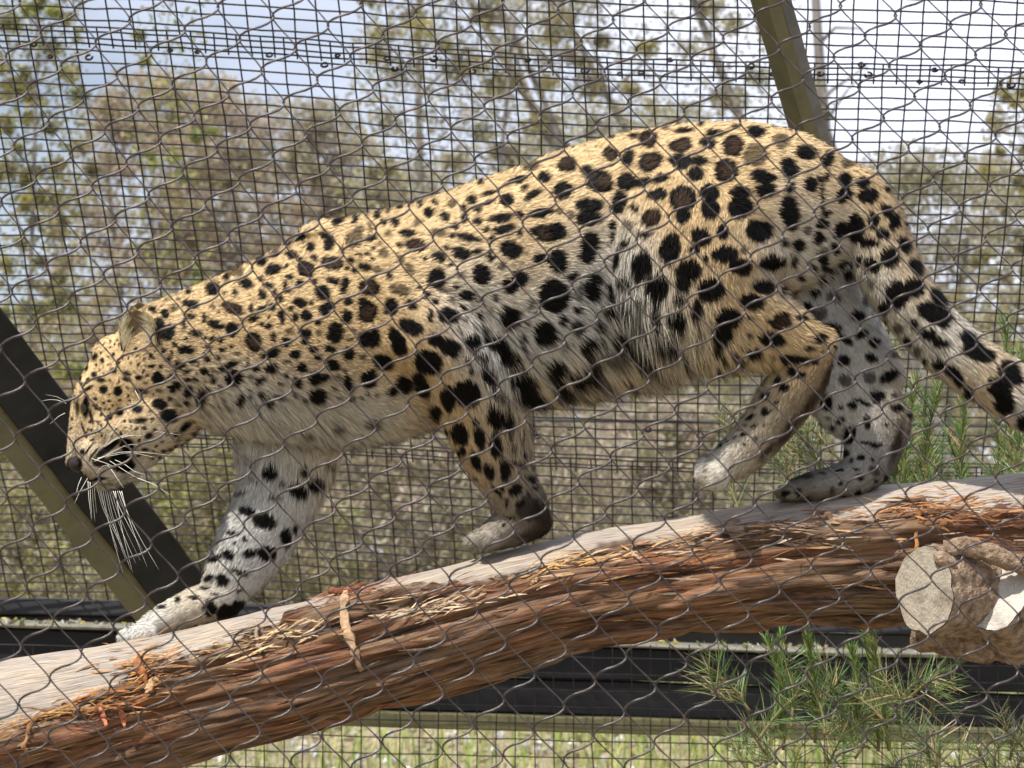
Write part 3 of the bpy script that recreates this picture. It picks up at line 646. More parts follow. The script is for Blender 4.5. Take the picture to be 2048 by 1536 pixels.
# stations: px, py, radius in the picture plane (px), radius in depth (px), depth offset (m)
TUBES = {
 'body': [(318, 728, 122, 84, .0), (400, 716, 142, 96, .0), (500, 702, 168, 118, .0), (600, 686, 196, 145, .0), (700, 668, 226, 165, .0), (800, 642, 224, 166, .0),
          (900, 612, 216, 170, .0), (1000, 578, 218, 176, .0), (1100, 553, 226, 162, .0), (1200, 522, 232, 144, .0), (1300, 482, 222, 142, .0), (1400, 448, 202, 152, .0),
          (1500, 428, 184, 162, .0), (1590, 424, 160, 140, .0), (1650, 430, 128, 110, .0), (1690, 440, 88, 80, .0)],
 'head': [(158, 922, 28, 26, 0), (172, 898, 44, 40, 0), (190, 872, 62, 48, 0), (208, 842, 80, 58, 0), (236, 806, 96, 74, 0), (272, 774, 112, 84, 0), (318, 745, 118, 86, 0)],
 'jaw': [(196, 955, 30, 30, 0), (222, 936, 46, 38, 0), (255, 895, 60, 50, 0), (300, 850, 66, 66, 0), (345, 815, 72, 72, 0)],
 'scap': [(715, 510, 58, 40, -.085), (775, 570, 92, 60, -.09), (845, 645, 116, 70, -.098)],
 'NF': [(855, 655, 92, 66, -.11), (905, 698, 92, 68, -.106), (940, 762, 86, 62, -.09), (962, 830, 77, 54, -.065), (985, 900, 65, 48, -.05), (1015, 965, 54, 44, -.035), (1046, 1015, 52, 44, -.02), (1050, 1040, 50, 44, -.015)],
 'NFp': [(1064, 1036, 42, 44, -.012), (1030, 1050, 41, 50, -.014), (995, 1065, 35, 50, -.016), (966, 1080, 25, 44, -.018)],
 'FF': [(590, 830, 120, 70, .07), (575, 900, 104, 66, .075), (566, 960, 90, 60, .07), (540, 1030, 80, 54, .055), (505, 1090, 74, 50, .045), (472, 1140, 66, 48, .04), (450, 1180, 52, 46, .035), (452, 1200, 40, 42, .03)],
 'FFp': [(455, 1192, 44, 44, .03), (405, 1206, 38, 46, .03), (350, 1228, 33, 50, .03), (305, 1252, 27, 50, .03), (272, 1272, 18, 42, .03)],
 'NH': [(1440, 370, 128, 60, -.06), (1418, 450, 172, 78, -.085), (1402, 530, 172, 84, -.098), (1420, 590, 142, 78, -.10), (1480, 632, 104, 66, -.09), (1545, 664, 76, 52, -.07), (1600, 688, 55, 42, -.065), (1628, 698, 44, 36, -.06)],
 'NHm': [(1622, 700, 46, 36, -.06), (1604, 748, 56, 36, -.06), (1568, 806, 54, 36, -.06), (1528, 860, 48, 37, -.06), (1492, 900, 44, 40, -.06), (1458, 926, 42, 46, -.06), (1432, 938, 28, 40, -.06)],
 'FH': [(1580, 470, 120, 70, .06), (1612, 560, 104, 66, .075), (1660, 650, 88, 60, .075), (1695, 730, 98, 54, .07), (1718, 790, 104, 48, .06), (1745, 828, 82, 44, .055), (1772, 846, 54, 38, .05)],
 'FHm': [(1764, 842, 60, 38, .05), (1748, 890, 60, 38, .045), (1734, 932, 52, 40, .04), (1708, 958, 36, 44, .035), (1665, 966, 31, 50, .03), (1622, 973, 28, 52, .03), (1590, 980, 22, 46, .03)],
 'tail': [(1630, 385, 70, 64, .0), (1690, 392, 72, 66, -.005), (1738, 440, 66, 62, -.01), (1766, 520, 63, 58, -.015), (1808, 595, 59, 56, -.02), (1872, 672, 57, 54, -.02), (1948, 736, 55, 52, -.02), (2060, 806, 54, 50, -.02),
          (2200, 880, 50, 48, -.01), (2330, 925, 44, 42, 0), (2440, 915, 34, 34, .01), (2500, 890, 16, 16, .015)],
}
def resample(st, step=14):
    st = np.array(st, float); seg = np.linalg.norm(np.diff(st[:, :2], axis=0), axis=1); s = np.concatenate([[0], np.cumsum(seg)])
    n = max(4, int(s[-1] / step)); q = np.linspace(0, s[-1], n)
    o = np.stack([np.interp(q, s, st[:, k]) for k in range(5)], -1)
    for _ in range(3):
        o[1:-1] = .25 * o[:-2] + .5 * o[1:-1] + .25 * o[2:]
    return o
pxm = LD0 / FPX
mb = MB(); SAMP = []           # samples: centre, axis, radius, label
PART_ID = {k: i for i, k in enumerate(TUBES)}
for key, st in TUBES.items():
    o = resample(st); c = P(o[:, 0], o[:, 1], LD0 + o[:, 4] + yaw(o[:, 0]))
    ax = np.gradient(c, axis=0); ax /= np.linalg.norm(ax, axis=1)[:, None]
    inpl = np.cross(ax, FWD); inpl /= np.linalg.norm(inpl, axis=1)[:, None]
    dp = np.cross(inpl, ax)
    r1, r2 = o[:, 2] * pxm, o[:, 3] * pxm
    # rounded ends
    C, A1, A2, RR1, RR2 = [], [], [], [], []
    for f in (.97, .8, .5): C.append(c[0] - ax[0] * r1[0] * f * (.5 if key in ('FFp', 'FHm', 'NFp') else .6)); s_ = math.sqrt(1 - f * f); A1.append(inpl[0]); A2.append(dp[0]); RR1.append(r1[0] * s_); RR2.append(r2[0] * s_)
    for k in range(len(c)): C.append(c[k]); A1.append(inpl[k]); A2.append(dp[k]); RR1.append(r1[k]); RR2.append(r2[k])
    for f in (.5, .8, .97): C.append(c[-1] + ax[-1] * r1[-1] * f * .6); s_ = math.sqrt(1 - f * f); A1.append(inpl[-1]); A2.append(dp[-1]); RR1.append(r1[-1] * s_); RR2.append(r2[-1] * s_)
    C, A1, A2, RR1, RR2 = map(np.array, (C, A1, A2, RR1, RR2)); nn_ = 32; t_ = np.arange(nn_) * 2 * np.pi / nn_
    v = (C[:, None] + (np.cos(t_)[None] * RR1[:, None])[..., None] * A1[:, None] + (np.sin(t_)[None] * RR2[:, None])[..., None] * A2[:, None]).reshape(-1, 3)
    m_ = len(C); i_ = np.arange(m_ - 1)[:, None] * nn_; j_ = np.arange(nn_)[None]; k_ = (j_ + 1) % nn_
    mb.add(v, [np.stack([i_ + j_, i_ + k_, i_ + nn_ + k_, i_ + nn_ + j_], -1).reshape(-1, 4), np.arange(nn_)[None, ::-1], (np.arange(nn_) + (m_ - 1) * nn_)[None]])
    for k in range(len(c)): SAMP.append((*c[k], *(ax[k] * (1 if key not in () else -1)), (r1[k] + r2[k]) / 2, PART_ID[key], r1[k], r2[k], *inpl[k], *dp[k]))
# small masses: toes, brow, cheek, nose pad, hock, elbow
def blob(px, py, off, r, sq=(1, 1, 1)):
    c = P(px, py, LD0 + off + float(yaw(px))); n1, n2 = 12, 20
    a_ = np.linspace(.12, math.pi - .12, n1)[:, None]; b_ = (np.arange(n2) * 2 * math.pi / n2)[None]
    d = np.stack([np.sin(a_) * np.cos(b_), np.sin(a_) * np.sin(b_), np.cos(a_) + 0 * b_], -1) * np.array(sq)
    v = (c + d * r * pxm).reshape(-1, 3); i_ = np.arange(n1 - 1)[:, None] * n2; j_ = np.arange(n2)[None]; k_ = (j_ + 1) % n2
    mb.add(v, [np.stack([i_ + j_, i_ + n2 + j_, i_ + n2 + k_, i_ + k_], -1).reshape(-1, 4), np.arange(n2)[None], (np.arange(n2) + (n1 - 1) * n2)[None, ::-1]])
for (x, y, o_, r, sq) in [(150, 925, 0, 20, (1, 1.2, .9)), (222, 862, -.035, 46, (1, .8, 1)), (222, 862, .035, 46, (1, .8, 1)), (208, 915, -.028, 54, (1, .8, 1)), (208, 915, .028, 54, (1, .8, 1)),
                          (300, 850, -.045, 60, (1, .7, 1)), (300, 850, .045, 60, (1, .7, 1)), (182, 790, -.03, 44, (.8, .7, 1)), (182, 790, .03, 44, (.8, .7, 1)), (238, 712, 0, 56, (1, 1, .8)),
                          (972, 1082, -.052, 22, (1.3, .7, 1)), (956, 1085, -.028, 23, (1.3, .7, 1)), (960, 1085, -.002, 22, (1.3, .7, 1)), (985, 1070, .02, 18, (1.2, .8, .9)),
                          (286, 1270, -.02, 23, (1.4, .65, 1)), (266, 1276, .006, 23, (1.4, .65, 1)), (264, 1276, .034, 23, (1.4, .65, 1)), (284, 1266, .06, 20, (1.4, .8, .9)),
                          (1436, 954, -.092, 25, (1, .65, 1.2)), (1416, 945, -.068, 25, (1, .65, 1.2)), (1414, 938, -.042, 24, (1, .65, 1.2)),
                          (1588, 984, .002, 19, (1.3, .8, .9)), (1574, 986, .024, 19, (1.3, .8, .9)), (1578, 986, .046, 19, (1.3, .8, .9)),
                          (1648, 690, -.06, 30, (.8, .8, 1.2)), (1805, 838, .05, 24, (.8, .8, 1.2)), (1085, 1046, -.012, 24, (.8, 1, 1)), (705, 468, -.03, 50, (2.2, 1, .6))]:
    blob(x, y, o_, r, sq)
src = link('leopard_source', mb.mesh('leopard_source'), None)
rm = src.modifiers.new('r', 'REMESH'); rm.mode = 'VOXEL'; rm.voxel_size = .0042
s2 = src.modifiers.new('s', 'SMOOTH'); s2.factor = .5; s2.iterations = 8
bpy.context.view_layer.update()
ev = src.evaluated_get(bpy.context.evaluated_depsgraph_get()); bme = bpy.data.meshes.new_from_object(ev)
bpy.data.objects.remove(src)
nvb = len(bme.vertices); BV = np.zeros(nvb * 3, np.float32); bme.vertices.foreach_get('co', BV); BV = BV.reshape(-1, 3).astype(float)
bme.calc_loop_triangles(); nt_ = len(bme.loop_triangles); BT = np.zeros(nt_ * 3, np.int32); bme.loop_triangles.foreach_get('vertices', BT); BT = BT.reshape(-1, 3)
BN = np.zeros(nvb * 3, np.float32); bme.vertex_normals.foreach_get('vector', BN); BN = BN.reshape(-1, 3).astype(float)
SAMP = np.array(SAMP)
def nearest(pts):
    best = np.full(len(pts), 1e9); idx = np.zeros(len(pts), int)
    for k in range(len(SAMP)):
        s = SAMP[k]; d = pts - s[:3]
        a_ = d @ s[3:6]; b_ = (d @ s[10:13]) / s[8]; c_ = (d @ s[13:16]) / s[9]
        dd = np.sqrt(b_ * b_ + c_ * c_ + (a_ / s[6]) ** 2 * 1.5)
        if TNAME[int(s[7])] == 'scap': dd = dd * 1.6
        mk = dd < best; best[mk] = dd[mk]; idx[mk] = k
    return idx
TNAME = list(TUBES)
# ---- coat markings and painted leg shade, (x, y, rx, ry, turn, kind) read per close-up: origin, scale
SPOTS = {}
def S(group, ox, oy, sc_, lst, kind=0):
    for s in lst:
        x, y, rx, ry = s[:4]; an = s[4] if len(s) > 4 else 0; kd = s[5] if len(s) > 5 else kind
        SPOTS.setdefault(group, []).append((ox + x * sc_, oy + y * sc_, rx * sc_, ry * sc_, math.radians(an), kd))
# kind 0 solid black, 1 rosette with brown centre, 2 faint, 4 soft shade painted along the backs of the lower legs
S('N', 300, 420, .2604, [(105,800,32,32),(170,760,22,28,0,2),(310,725,62,30,5),(300,815,40,25),(245,875,22,40),(150,920,28,35,20),(60,890,35,50),(110,950,30,35),(345,945,42,22,5),(180,1035,25,22,45),(275,1072,55,28,8),(470,610,50,55,40),
 (625,750,85,42,18,1),(500,888,60,32,12),(620,925,52,50),(660,465,50,45,0,2),(735,570,62,35,20),(845,390,40,45),(940,455,65,38,-25),(960,340,45,25,-25),(905,580,38,25),(855,650,38,30,50),(950,640,22,28),(860,750,50,20,-20),(995,690,25,25),
 (795,835,45,25,-10),(790,1020,50,70,-20,1),(945,975,22,38),(920,890,28,30),(855,880,22,18),(1010,830,30,50),(1045,1015,40,38,30),(920,1110,75,35,-20),(600,1195,85,22,-28),(640,1290,60,65,20),(440,1045,35,15,20),(665,1095,35,15,0,2),(410,1230,30,28),
 (280,1230,30,15),(60,1290,45,42),(290,1390,30,42,30,2),(385,1440,35,65,15),(165,1375,28,28),(70,1490,50,40),(930,1225,50,35,-15),(840,1310,45,28,-20),(1045,1160,22,18,0,2),(690,1450,40,35,-25),(910,1475,30,35),(985,1430,35,22),(1000,1330,18,20,0,2),
 (1145,215,60,25,-10),(1220,280,32,40,10),(1080,340,40,32),(1140,370,28,25),(1255,365,22,25),(1350,200,60,34,25),(1370,260,40,45,30),(1440,85,50,28,-15),(1560,220,60,60,0,2),(1390,405,80,50,10,1),(1190,455,62,60,45,1),(1070,515,42,20,10),(1140,570,32,32),
 (1050,615,28,20),(1030,570,18,28),(1320,640,60,45,30),(1400,545,45,30,30),(1490,575,38,62,10),(1640,435,50,26,10),(1730,460,40,25,15,2),(1680,590,75,60,20,1),(1145,710,58,38,15),(1380,730,35,35),(1330,770,50,40,30),(1195,810,40,42,-30),(1110,825,28,25),
 (1075,765,22,18),(1285,865,28,22),(1520,695,35,32),(1510,820,38,55,-10),(1640,710,50,40,20),(1670,790,65,75,30,1),(1845,735,52,65),(1420,940,62,75,30),(1190,945,55,32),(1185,1005,30,30),(1070,925,30,25,0,2),(1250,1070,40,28,5),(1385,1075,40,28,15),
 (1290,1010,15,15,0,2),(1295,1135,38,22),(1115,1110,35,32),(1525,1105,48,42,-20),(1640,990,50,60),(1715,985,48,70),(1405,1195,50,35,30),(1165,1215,38,40,30),(1265,1290,52,52),(1350,1290,35,30),(1130,1325,35,35),(1285,1430,62,60,20),(1520,1340,35,65,-15),
 (1785,1165,82,62,15),(1680,1300,60,65,30),(1600,150,36,28,40,2),(1790,330,40,40,0,2),(1880,90,35,30),(1820,190,28,20,0,2),(1260,550,25,25),(750,1160,16,50,10,2)])
S('N', 780, 330, .2604, [(290,370,38,35),(420,395,40,35),(480,295,30,30,0,2),(625,265,32,40),(760,215,60,20,-10),(740,300,50,20,-20),(30,420,30,25),(570,410,28,28),(670,435,35,28),(130,520,60,25),(190,615,78,45,10,1),(370,520,60,32,8,2),(600,555,100,30,10),
 (540,670,72,42,15),(370,705,50,38,10),(850,400,95,30,-15),(870,490,85,36,-20),(890,270,45,45,20),(960,120,90,26,-20),(1150,370,95,36,-12),(1180,100,50,38),(1090,230,75,28,-30),(1030,170,28,22),(1320,195,72,62,-20,1),(1210,520,130,60,0,1),(1580,120,75,80,10,1),
 (1530,310,90,42),(1530,410,92,55),(1810,120,60,55,-40),(1740,280,50,55),(925,650,82,60,20),(700,840,72,72,20),(360,870,75,72,20),(1160,710,45,40),(1290,740,62,82,-20),(1550,600,50,70),(1500,710,62,50),(1000,870,66,60),(910,930,58,55),(140,800,36,48,-20,2),
 (70,730,30,35,0,2),(590,1000,62,38,15),(1250,1005,110,112),(1570,930,48,95,5),(1710,980,25,58,-10),(915,1175,83,83),(1190,1300,82,82,20),(165,1070,45,35,20),(450,1155,80,58,15),(315,1160,25,38,10),(680,1150,28,40),(630,1350,62,62,30),(720,1270,25,48),
 (830,1380,58,42,20),(350,1340,58,48,30),(450,1410,88,55,30),(160,1250,88,55,25),(50,1350,48,100,-25),(290,1490,95,65,10),(900,1490,68,46,20),(1740,340,55,36),(20,1080,38,58),(1430,1240,45,60,0,2),(1350,20,58,32,20),(80,960,80,36,20,2),(400,960,56,16,20,2),(1750,1330,28,56,20)])
S('N', 560, 400, .3256, [(720,870,42,85,-25),(865,1135,42,85,-25),(760,1130,46,58,-30),(690,1180,36,26),(910,1000,82,66,15),(1040,900,66,55,30),(1280,1070,56,40,40),(1145,1180,78,82),(1030,1220,42,75,-10),(950,1310,36,48,-10),(1310,1310,42,60,15),(1400,1340,26,60),
 (1325,870,66,45,20),(1400,960,56,50,30),(1680,1030,66,56),(1700,1150,58,50),(1520,1200,70,52),(1480,1090,70,56),(1820,1090,40,45),(150,1430,38,20,0,2),(350,1400,36,20,0,2),(570,1380,40,30,0,2),(640,690,20,20,0,2)])
S('N', 780, 580, .3645, [(590,690,40,60),(650,710,25,48),(380,790,43,58,-20),(490,815,28,72,-10),(580,840,32,72,-8),(470,940,25,55,-25),(545,990,26,44,-15),(630,985,30,58),(700,950,46,18),(775,1030,28,20),(690,1095,36,30,-30),(610,1085,16,20),(580,1100,10,48,-30),
 (640,1165,10,24),(660,1245,28,9),(720,1175,20,18),(790,1085,24,11),(760,1120,14,11),(620,1290,9,8),(850,1240,75,130,0,4),(800,1340,130,40,-12,4),(760,1200,60,60,0,2),(310,780,11,28)])
S('N', 1100, 220, .3516, [(340,250,42,36,0,1),(95,310,48,42,0,1),(460,150,34,18),(555,165,52,46,0,1),(735,200,60,36,-10,1),(740,290,62,42),(760,115,52,18),(935,130,48,26),(895,185,43,28),(1050,95,28,11),(1040,200,52,60,10,1),(1165,125,50,33),(1165,260,64,62,0,2),(1310,175,48,38,0,2),
 (1460,240,58,42,20),(570,290,68,48,-25,1),(440,275,33,46,20),(630,385,38,24,-20),(520,410,66,27,-20),(430,410,56,42,-30),(300,410,52,56,10,1),(80,450,48,42),(205,345,38,30),(850,290,48,28),(830,360,48,34),(1000,345,62,62,0,1),(1360,330,48,60,-20),(1210,380,72,36,10),
 (1225,460,58,42),(1080,470,56,34),(1085,555,68,56),(905,465,52,43),(915,560,52,52),(755,500,72,70,0,1),(760,600,48,34),(225,540,72,36),(215,615,66,40),(400,510,40,42),(610,480,52,34,-20),(580,610,52,48,-20,1),(540,700,46,18),(690,780,55,82,10),(520,880,56,78,10),
 (425,755,26,24),(375,850,16,62,12),(860,720,56,48,20),(820,790,30,26),(985,690,34,44),(1190,690,72,60,10),(1365,590,52,92,-8),(1480,420,33,48,-10),(1000,820,72,42,-10),(1270,870,72,42),(1085,890,62,45),(790,910,72,56),(760,980,46,48),(610,1000,60,72),(915,1020,72,70),
 (1215,1000,62,40,10),(1140,1090,68,45,10),(835,1130,34,56),(720,1180,52,48,30),(740,1220,28,34),(595,1150,34,50,-20),(1010,1190,72,58),(975,1280,58,48,10),(1310,1200,58,46,0,1),(1260,1300,68,36,15),(1160,1385,48,36),(1135,1280,20,14),(945,1350,28,28),(850,1320,28,11,30),
 (1090,1430,28,24),(1540,1300,38,24,-20),(1355,1410,36,24),(1425,1415,46,18,-10),(1385,1490,32,24),(40,690,44,44),(45,860,48,58),(220,770,48,78),(240,1010,46,68),(345,1030,28,50),(650,1290,58,36),(1545,500,13,125,-5,3)])
S('N', 1100, 560, .2441, [(240,100,30,80,10,2),(220,400,40,60,0,2),(560,480,60,70),(740,580,110,90,10),(950,480,100,50,20),(330,730,60,110,10),(200,800,60,60),(60,880,90,60),(500,620,110,60,0,2),(860,660,70,40,0,2),(40,700,70,60),(700,330,60,70,20,2),(400,820,60,40,0,2)])
S('T', 1600, 240, .2605, [(215,300,42,66,10),(345,460,52,56),(335,570,62,56),(380,310,50,60,30,2),(480,480,58,42),(520,580,72,56),(420,840,62,105),(310,850,46,72,10),(520,940,76,42),(560,770,46,66),(660,690,42,56,-30),(720,780,48,56),(640,870,46,42),(800,960,42,66,-30),
 (690,1050,62,76),(890,1120,42,76,-30),(560,1120,66,50,20),(450,1080,28,38),(740,1340,82,105),(870,1280,76,70),(620,1430,28,38),(1020,1480,95,56,30),(1060,1350,56,76,-40)])
S('T', 1640, 560, .2214, [(960,260,76,76,20),(1080,330,105,86,30),(1110,180,56,56,40,2),(980,490,82,50,20),(1090,570,72,50),(580,260,38,56),(700,430,46,46,0,2),(1060,770,46,56,-30),(1340,530,88,58,30),(1400,640,115,76,20),(1500,680,86,56),(1240,900,46,66,-20),(1190,830,76,46,20),
 (1700,830,105,95,20),(1620,960,105,86),(1660,1100,86,105,-30),(1780,900,56,56)])
SPOTS['T'] += [(2110 + 90 * k, 840 + 34 * k + 22 * math.sin(k * 2.1), 30, 26, .5, 0) for k in range(5)] + [(2130 + 85 * k, 900 + 28 * k, 26, 24, .3, 0) for k in range(4)] + [(2450, 915, 60, 40, 0, 0)]
S('NH', 1350, 560, .3408, [(680,535,30,17),(600,590,18,27,20),(640,628,31,24),(530,680,27,27),(535,770,30,23),(460,740,17,12),(440,800,21,13),(405,908,27,12),(380,875,12,8),(850,345,37,24,-20),(740,465,52,19),(655,465,33,24),(600,715,14,12),(790,400,28,14),(700,500,14,9),(460,855,17,8),
 (780,490,14,12),(740,550,38,22,30),(820,470,28,18),(900,560,40,120,22,4),(800,720,40,140,35,4),(660,890,40,140,38,4),(540,1010,30,80,42,4),(600,205,70,56,0,1),(570,350,72,40,15)])
SPOTS['NH'] += [s for s in SPOTS['N'] if s[0] > 1180]
S('FH', 1640, 560, .2214, [(100,440,86,66,20),(230,540,66,36,30),(210,720,56,46,30),(230,900,56,56,0,2),(450,880,56,52,30,2),(60,1110,52,66),(290,1140,42,36,20),(520,1060,60,60),(700,1160,56,34,10),(430,1280,38,56),(260,1400,56,76,15),(590,1305,28,18),(420,1470,56,18,10),
 (530,1490,38,14),(380,1100,76,20,20),(130,150,70,50,20,2),(0,300,60,60,0,2)])
S('FH', 1350, 560, .3408, [(1180,965,38,16),(1090,1040,24,17),(1160,1050,19,13),(970,1118,24,9),(1060,1110,21,11),(875,1130,14,9),(1300,960,34,160,12,4),(760,1150,60,18,-10,2)])
S('FH', 1600, 240, .2605, [(255,1150,56,46,0,2),(60,1200,46,36,0,2),(60,1450,46,56),(200,980,60,30,20,2),(-60,1050,40,30,0,2)])
S('FF', 200, 860, .2995, [(1000,190,46,14,20,2),(1140,265,52,56,10),(1365,260,26,38),(1440,360,56,46,10),(1220,335,24,18),(1320,395,68,42,35),(1170,440,46,14,-5),(990,540,56,32,20),(1105,605,72,50,10),(1245,720,38,62,-10),(890,685,46,16,15),(975,725,20,16),(800,735,42,9,-20),(910,765,18,8),
 (1115,825,58,48,20),(1000,825,58,28,-20),(855,835,48,33,10),(770,860,38,23,-10),(930,950,68,17,10),(720,985,33,23,-10),(810,1005,48,33,20),(695,1055,33,14,5),(930,1065,26,18),(620,1110,33,14,-5),(525,1130,18,23),(410,1185,33,11),(730,1190,42,52),(840,1220,58,58),(930,1190,58,58),
 (760,1100,18,8),(790,1090,14,8),(1310,660,23,33),(1540,230,46,23,30,2),(1550,90,18,28),(1010,320,60,14,20,2),(940,420,50,12,-15,2),(700,780,40,8,-25,2)])
S('H', 100, 580, .2735, [(325,490,17,29,30),(380,515,17,21),(262,568,13,24,15),(322,620,23,21),(220,645,11,24,10),(280,655,17,13),(230,685,11,15),(262,682,11,9),(370,660,36,18,5),(465,590,24,21),(388,728,29,29),(495,740,30,36,-10),(560,610,36,18,10),(560,655,36,17,15),(650,640,27,19),
 (795,640,40,40),(740,560,27,14),(985,435,48,26),(900,400,27,19,30),(665,742,52,18,10),(880,725,21,19),(930,700,33,28),(1010,745,28,38,15),(1085,800,33,58),(435,810,13,9),(510,808,14,9),(350,870,24,15,10),(508,890,29,25),(430,932,27,21,-20),(635,870,40,29),(660,955,48,20,-10),
 (800,840,52,33,5),(865,925,67,50,5),(985,1005,52,23,-45),(722,1065,30,21,-35),(690,1010,21,13),(690,1165,24,11,-10),(350,1030,17,9),(300,1025,11,9),(290,965,9,8),(340,965,28,7),(310,1100,19,6),(280,720,40,13,-35),(262,850,24,80,4),(300,930,10,60,-12,3),
 (205,1270,33,44),(160,1275,34,50,-10,3),(520,1265,90,66,15),(420,1160,110,26,-38),(560,1140,50,50),(370,1260,60,36,0,3),(350,1385,60,13,-12),(235,1185,17,24),(280,1170,60,9,-50),(320,1200,60,9,-50),(240,1010,8,40,-20,3),(180,1330,40,18,10,3),(330,800,14,12),(330,845,20,9),(440,760,12,8),
 (200,860,14,60,0,2),(800,260,30,50,-25),(840,320,40,43),(870,290,25,30),(905,1225,26,12,-40,2),(645,1215,16,12)])
SPOTS['H'] += [(300 + .2604 * x - .0, 420 + .2604 * y, .2604 * a_, .2604 * b_, 0, 0) for x, y, a_, b_ in [(105, 800, 32, 32), (180, 1035, 25, 22), (275, 1072, 55, 28), (60, 890, 35, 50), (110, 950, 30, 35)]]
for k_ in range(26):      # fine flecks on cheek and muzzle
    SPOTS['H'].append((random.uniform(165, 225), random.uniform(825, 880), random.uniform(1.2, 3), random.uniform(1.2, 2.6), 0, 0))
# base coat colours with painted shade on fore paw and leg backs, by control points (x, y, colour)
O = (.73, .52, .275); O2 = (.65, .455, .235); T = (.56, .40, .22); Cc = (.60, .50, .35); Wt = (.60, .58, .53); Gy = (.55, .54, .51); Lg = (.30, .26, .21)
BASE = {
 'N': [(340, 600, O), (450, 560, O), (600, 480, O), (750, 450, O), (900, 400, O), (1100, 340, O), (1300, 280, O), (1500, 260, O), (1620, 300, O), (400, 660, O2), (330, 700, T), (380, 780, Cc), (480, 640, O2), (600, 560, O), (600, 650, O2), (560, 740, T), (440, 800, Cc), (480, 850, Wt),
       (560, 820, Wt), (640, 800, Cc), (700, 740, T), (600, 900, Wt), (560, 860, Wt), (520, 815, Wt), (640, 850, Wt), (690, 880, Wt), (760, 860, Wt), (700, 860, Wt), (780, 850, Wt), (820, 880, Cc), (740, 640, O2), (800, 720, O2), (720, 530, O), (850, 520, O), (860, 640, T), (900, 760, T), (850, 780, O2), (900, 850, T), (950, 600, Wt), (965, 680, Wt), (1000, 760, Wt), (1040, 850, Cc), (930, 900, T), (1000, 950, T),
       (1060, 930, Lg), (1085, 1000, (.05, .035, .03)), (1090, 1040, (.04, .03, .025)), (1060, 960, Lg), (1000, 1020, Lg), (970, 1070, (.30, .27, .22)), (1050, 1050, (.16, .13, .10)), (950, 470, O), (1000, 420, O), (1100, 440, O), (1200, 400, O), (950, 540, Cc), (1050, 520, T), (1130, 500, Cc), (1200, 480, Cc), (1020, 600, Cc), (1080, 650, Wt), (1150, 600, Wt), (1200, 600, Wt), (1000, 700, Wt), (1100, 720, Wt),  # dark points on near fore paw and heel paint in their shade
       (1200, 680, Wt), (1300, 700, Wt), (1180, 780, Cc), (1300, 740, T), (1060, 790, T), (1240, 500, Wt), (1260, 560, Wt), (1290, 620, Wt), (1330, 400, O2), (1400, 400, O), (1450, 330, O), (1500, 400, O2), (1350, 500, O2), (1420, 520, T), (1500, 500, T), (1560, 480, Cc), (1450, 600, T), (1350, 600, Cc), (1400, 670, Cc), (1500, 650, T), (1560, 640, O2),
       (1600, 400, Cc), (1640, 420, Cc), (1600, 520, Wt), (1660, 380, T), (1690, 340, O2), (1640, 480, Gy)],
 'T': [(1690, 340, O), (1730, 400, T), (1760, 430, T), (1720, 470, Cc), (1800, 480, T), (1840, 560, T), (1740, 540, Wt), (1760, 620, Wt), (1850, 620, Cc), (1820, 700, Wt), (1900, 680, Wt), (1950, 720, Cc), (1900, 760, Wt), (2000, 740, O2), (2040, 790, Wt), (2100, 850, Wt), (1940, 790, T), (2300, 920, Wt)],
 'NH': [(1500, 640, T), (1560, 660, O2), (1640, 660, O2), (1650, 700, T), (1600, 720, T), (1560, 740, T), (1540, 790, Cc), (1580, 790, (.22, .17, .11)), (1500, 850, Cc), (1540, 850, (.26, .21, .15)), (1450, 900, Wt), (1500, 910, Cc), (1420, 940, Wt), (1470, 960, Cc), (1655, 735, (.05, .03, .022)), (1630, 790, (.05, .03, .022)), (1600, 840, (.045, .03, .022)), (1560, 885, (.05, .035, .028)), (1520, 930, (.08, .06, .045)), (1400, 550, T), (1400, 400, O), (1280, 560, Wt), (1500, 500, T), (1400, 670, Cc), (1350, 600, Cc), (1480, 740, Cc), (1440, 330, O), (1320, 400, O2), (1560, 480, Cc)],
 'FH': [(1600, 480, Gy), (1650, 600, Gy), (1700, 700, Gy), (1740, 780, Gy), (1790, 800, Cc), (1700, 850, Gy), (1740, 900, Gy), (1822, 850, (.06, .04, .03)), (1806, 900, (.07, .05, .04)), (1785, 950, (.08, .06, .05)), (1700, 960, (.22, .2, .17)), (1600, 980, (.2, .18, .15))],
 'FF': [(480, 900, Wt), (600, 880, Wt), (560, 960, Wt), (640, 950, Cc), (540, 1050, Gy), (600, 1050, Wt), (450, 1130, Gy), (400, 1200, Cc), (300, 1250, Wt), (500, 1180, Gy)],
 'H': [(240, 680, O), (200, 710, O), (160, 760, O), (140, 810, T), (135, 880, Cc), (135, 930, Cc), (200, 780, O2), (260, 760, O2), (300, 720, T), (330, 760, T), (260, 830, O2), (200, 850, O2), (330, 830, O2), (340, 880, Cc), (300, 900, Cc), (300, 940, Wt), (200, 900, T), (165, 900, Cc), (220, 970, Wt), (250, 950, Wt), (180, 958, Cc), (160, 830, O), (270, 690, T), (310, 660, O2), (360, 640, O2), (380, 780, Cc)],
}
GRP = {'body': 'N', 'head': 'H', 'jaw': 'H', 'scap': 'N', 'NF': 'N', 'NFp': 'N', 'FF': 'FF', 'FFp': 'FF', 'NH': 'N', 'NHm': 'NH', 'FH': 'FH', 'FHm': 'FH', 'tail': 'T'}
GI = ['N', 'H', 'T', 'NH', 'FH', 'FF']
PG = np.array([GI.index(GRP[k]) for k in TNAME])
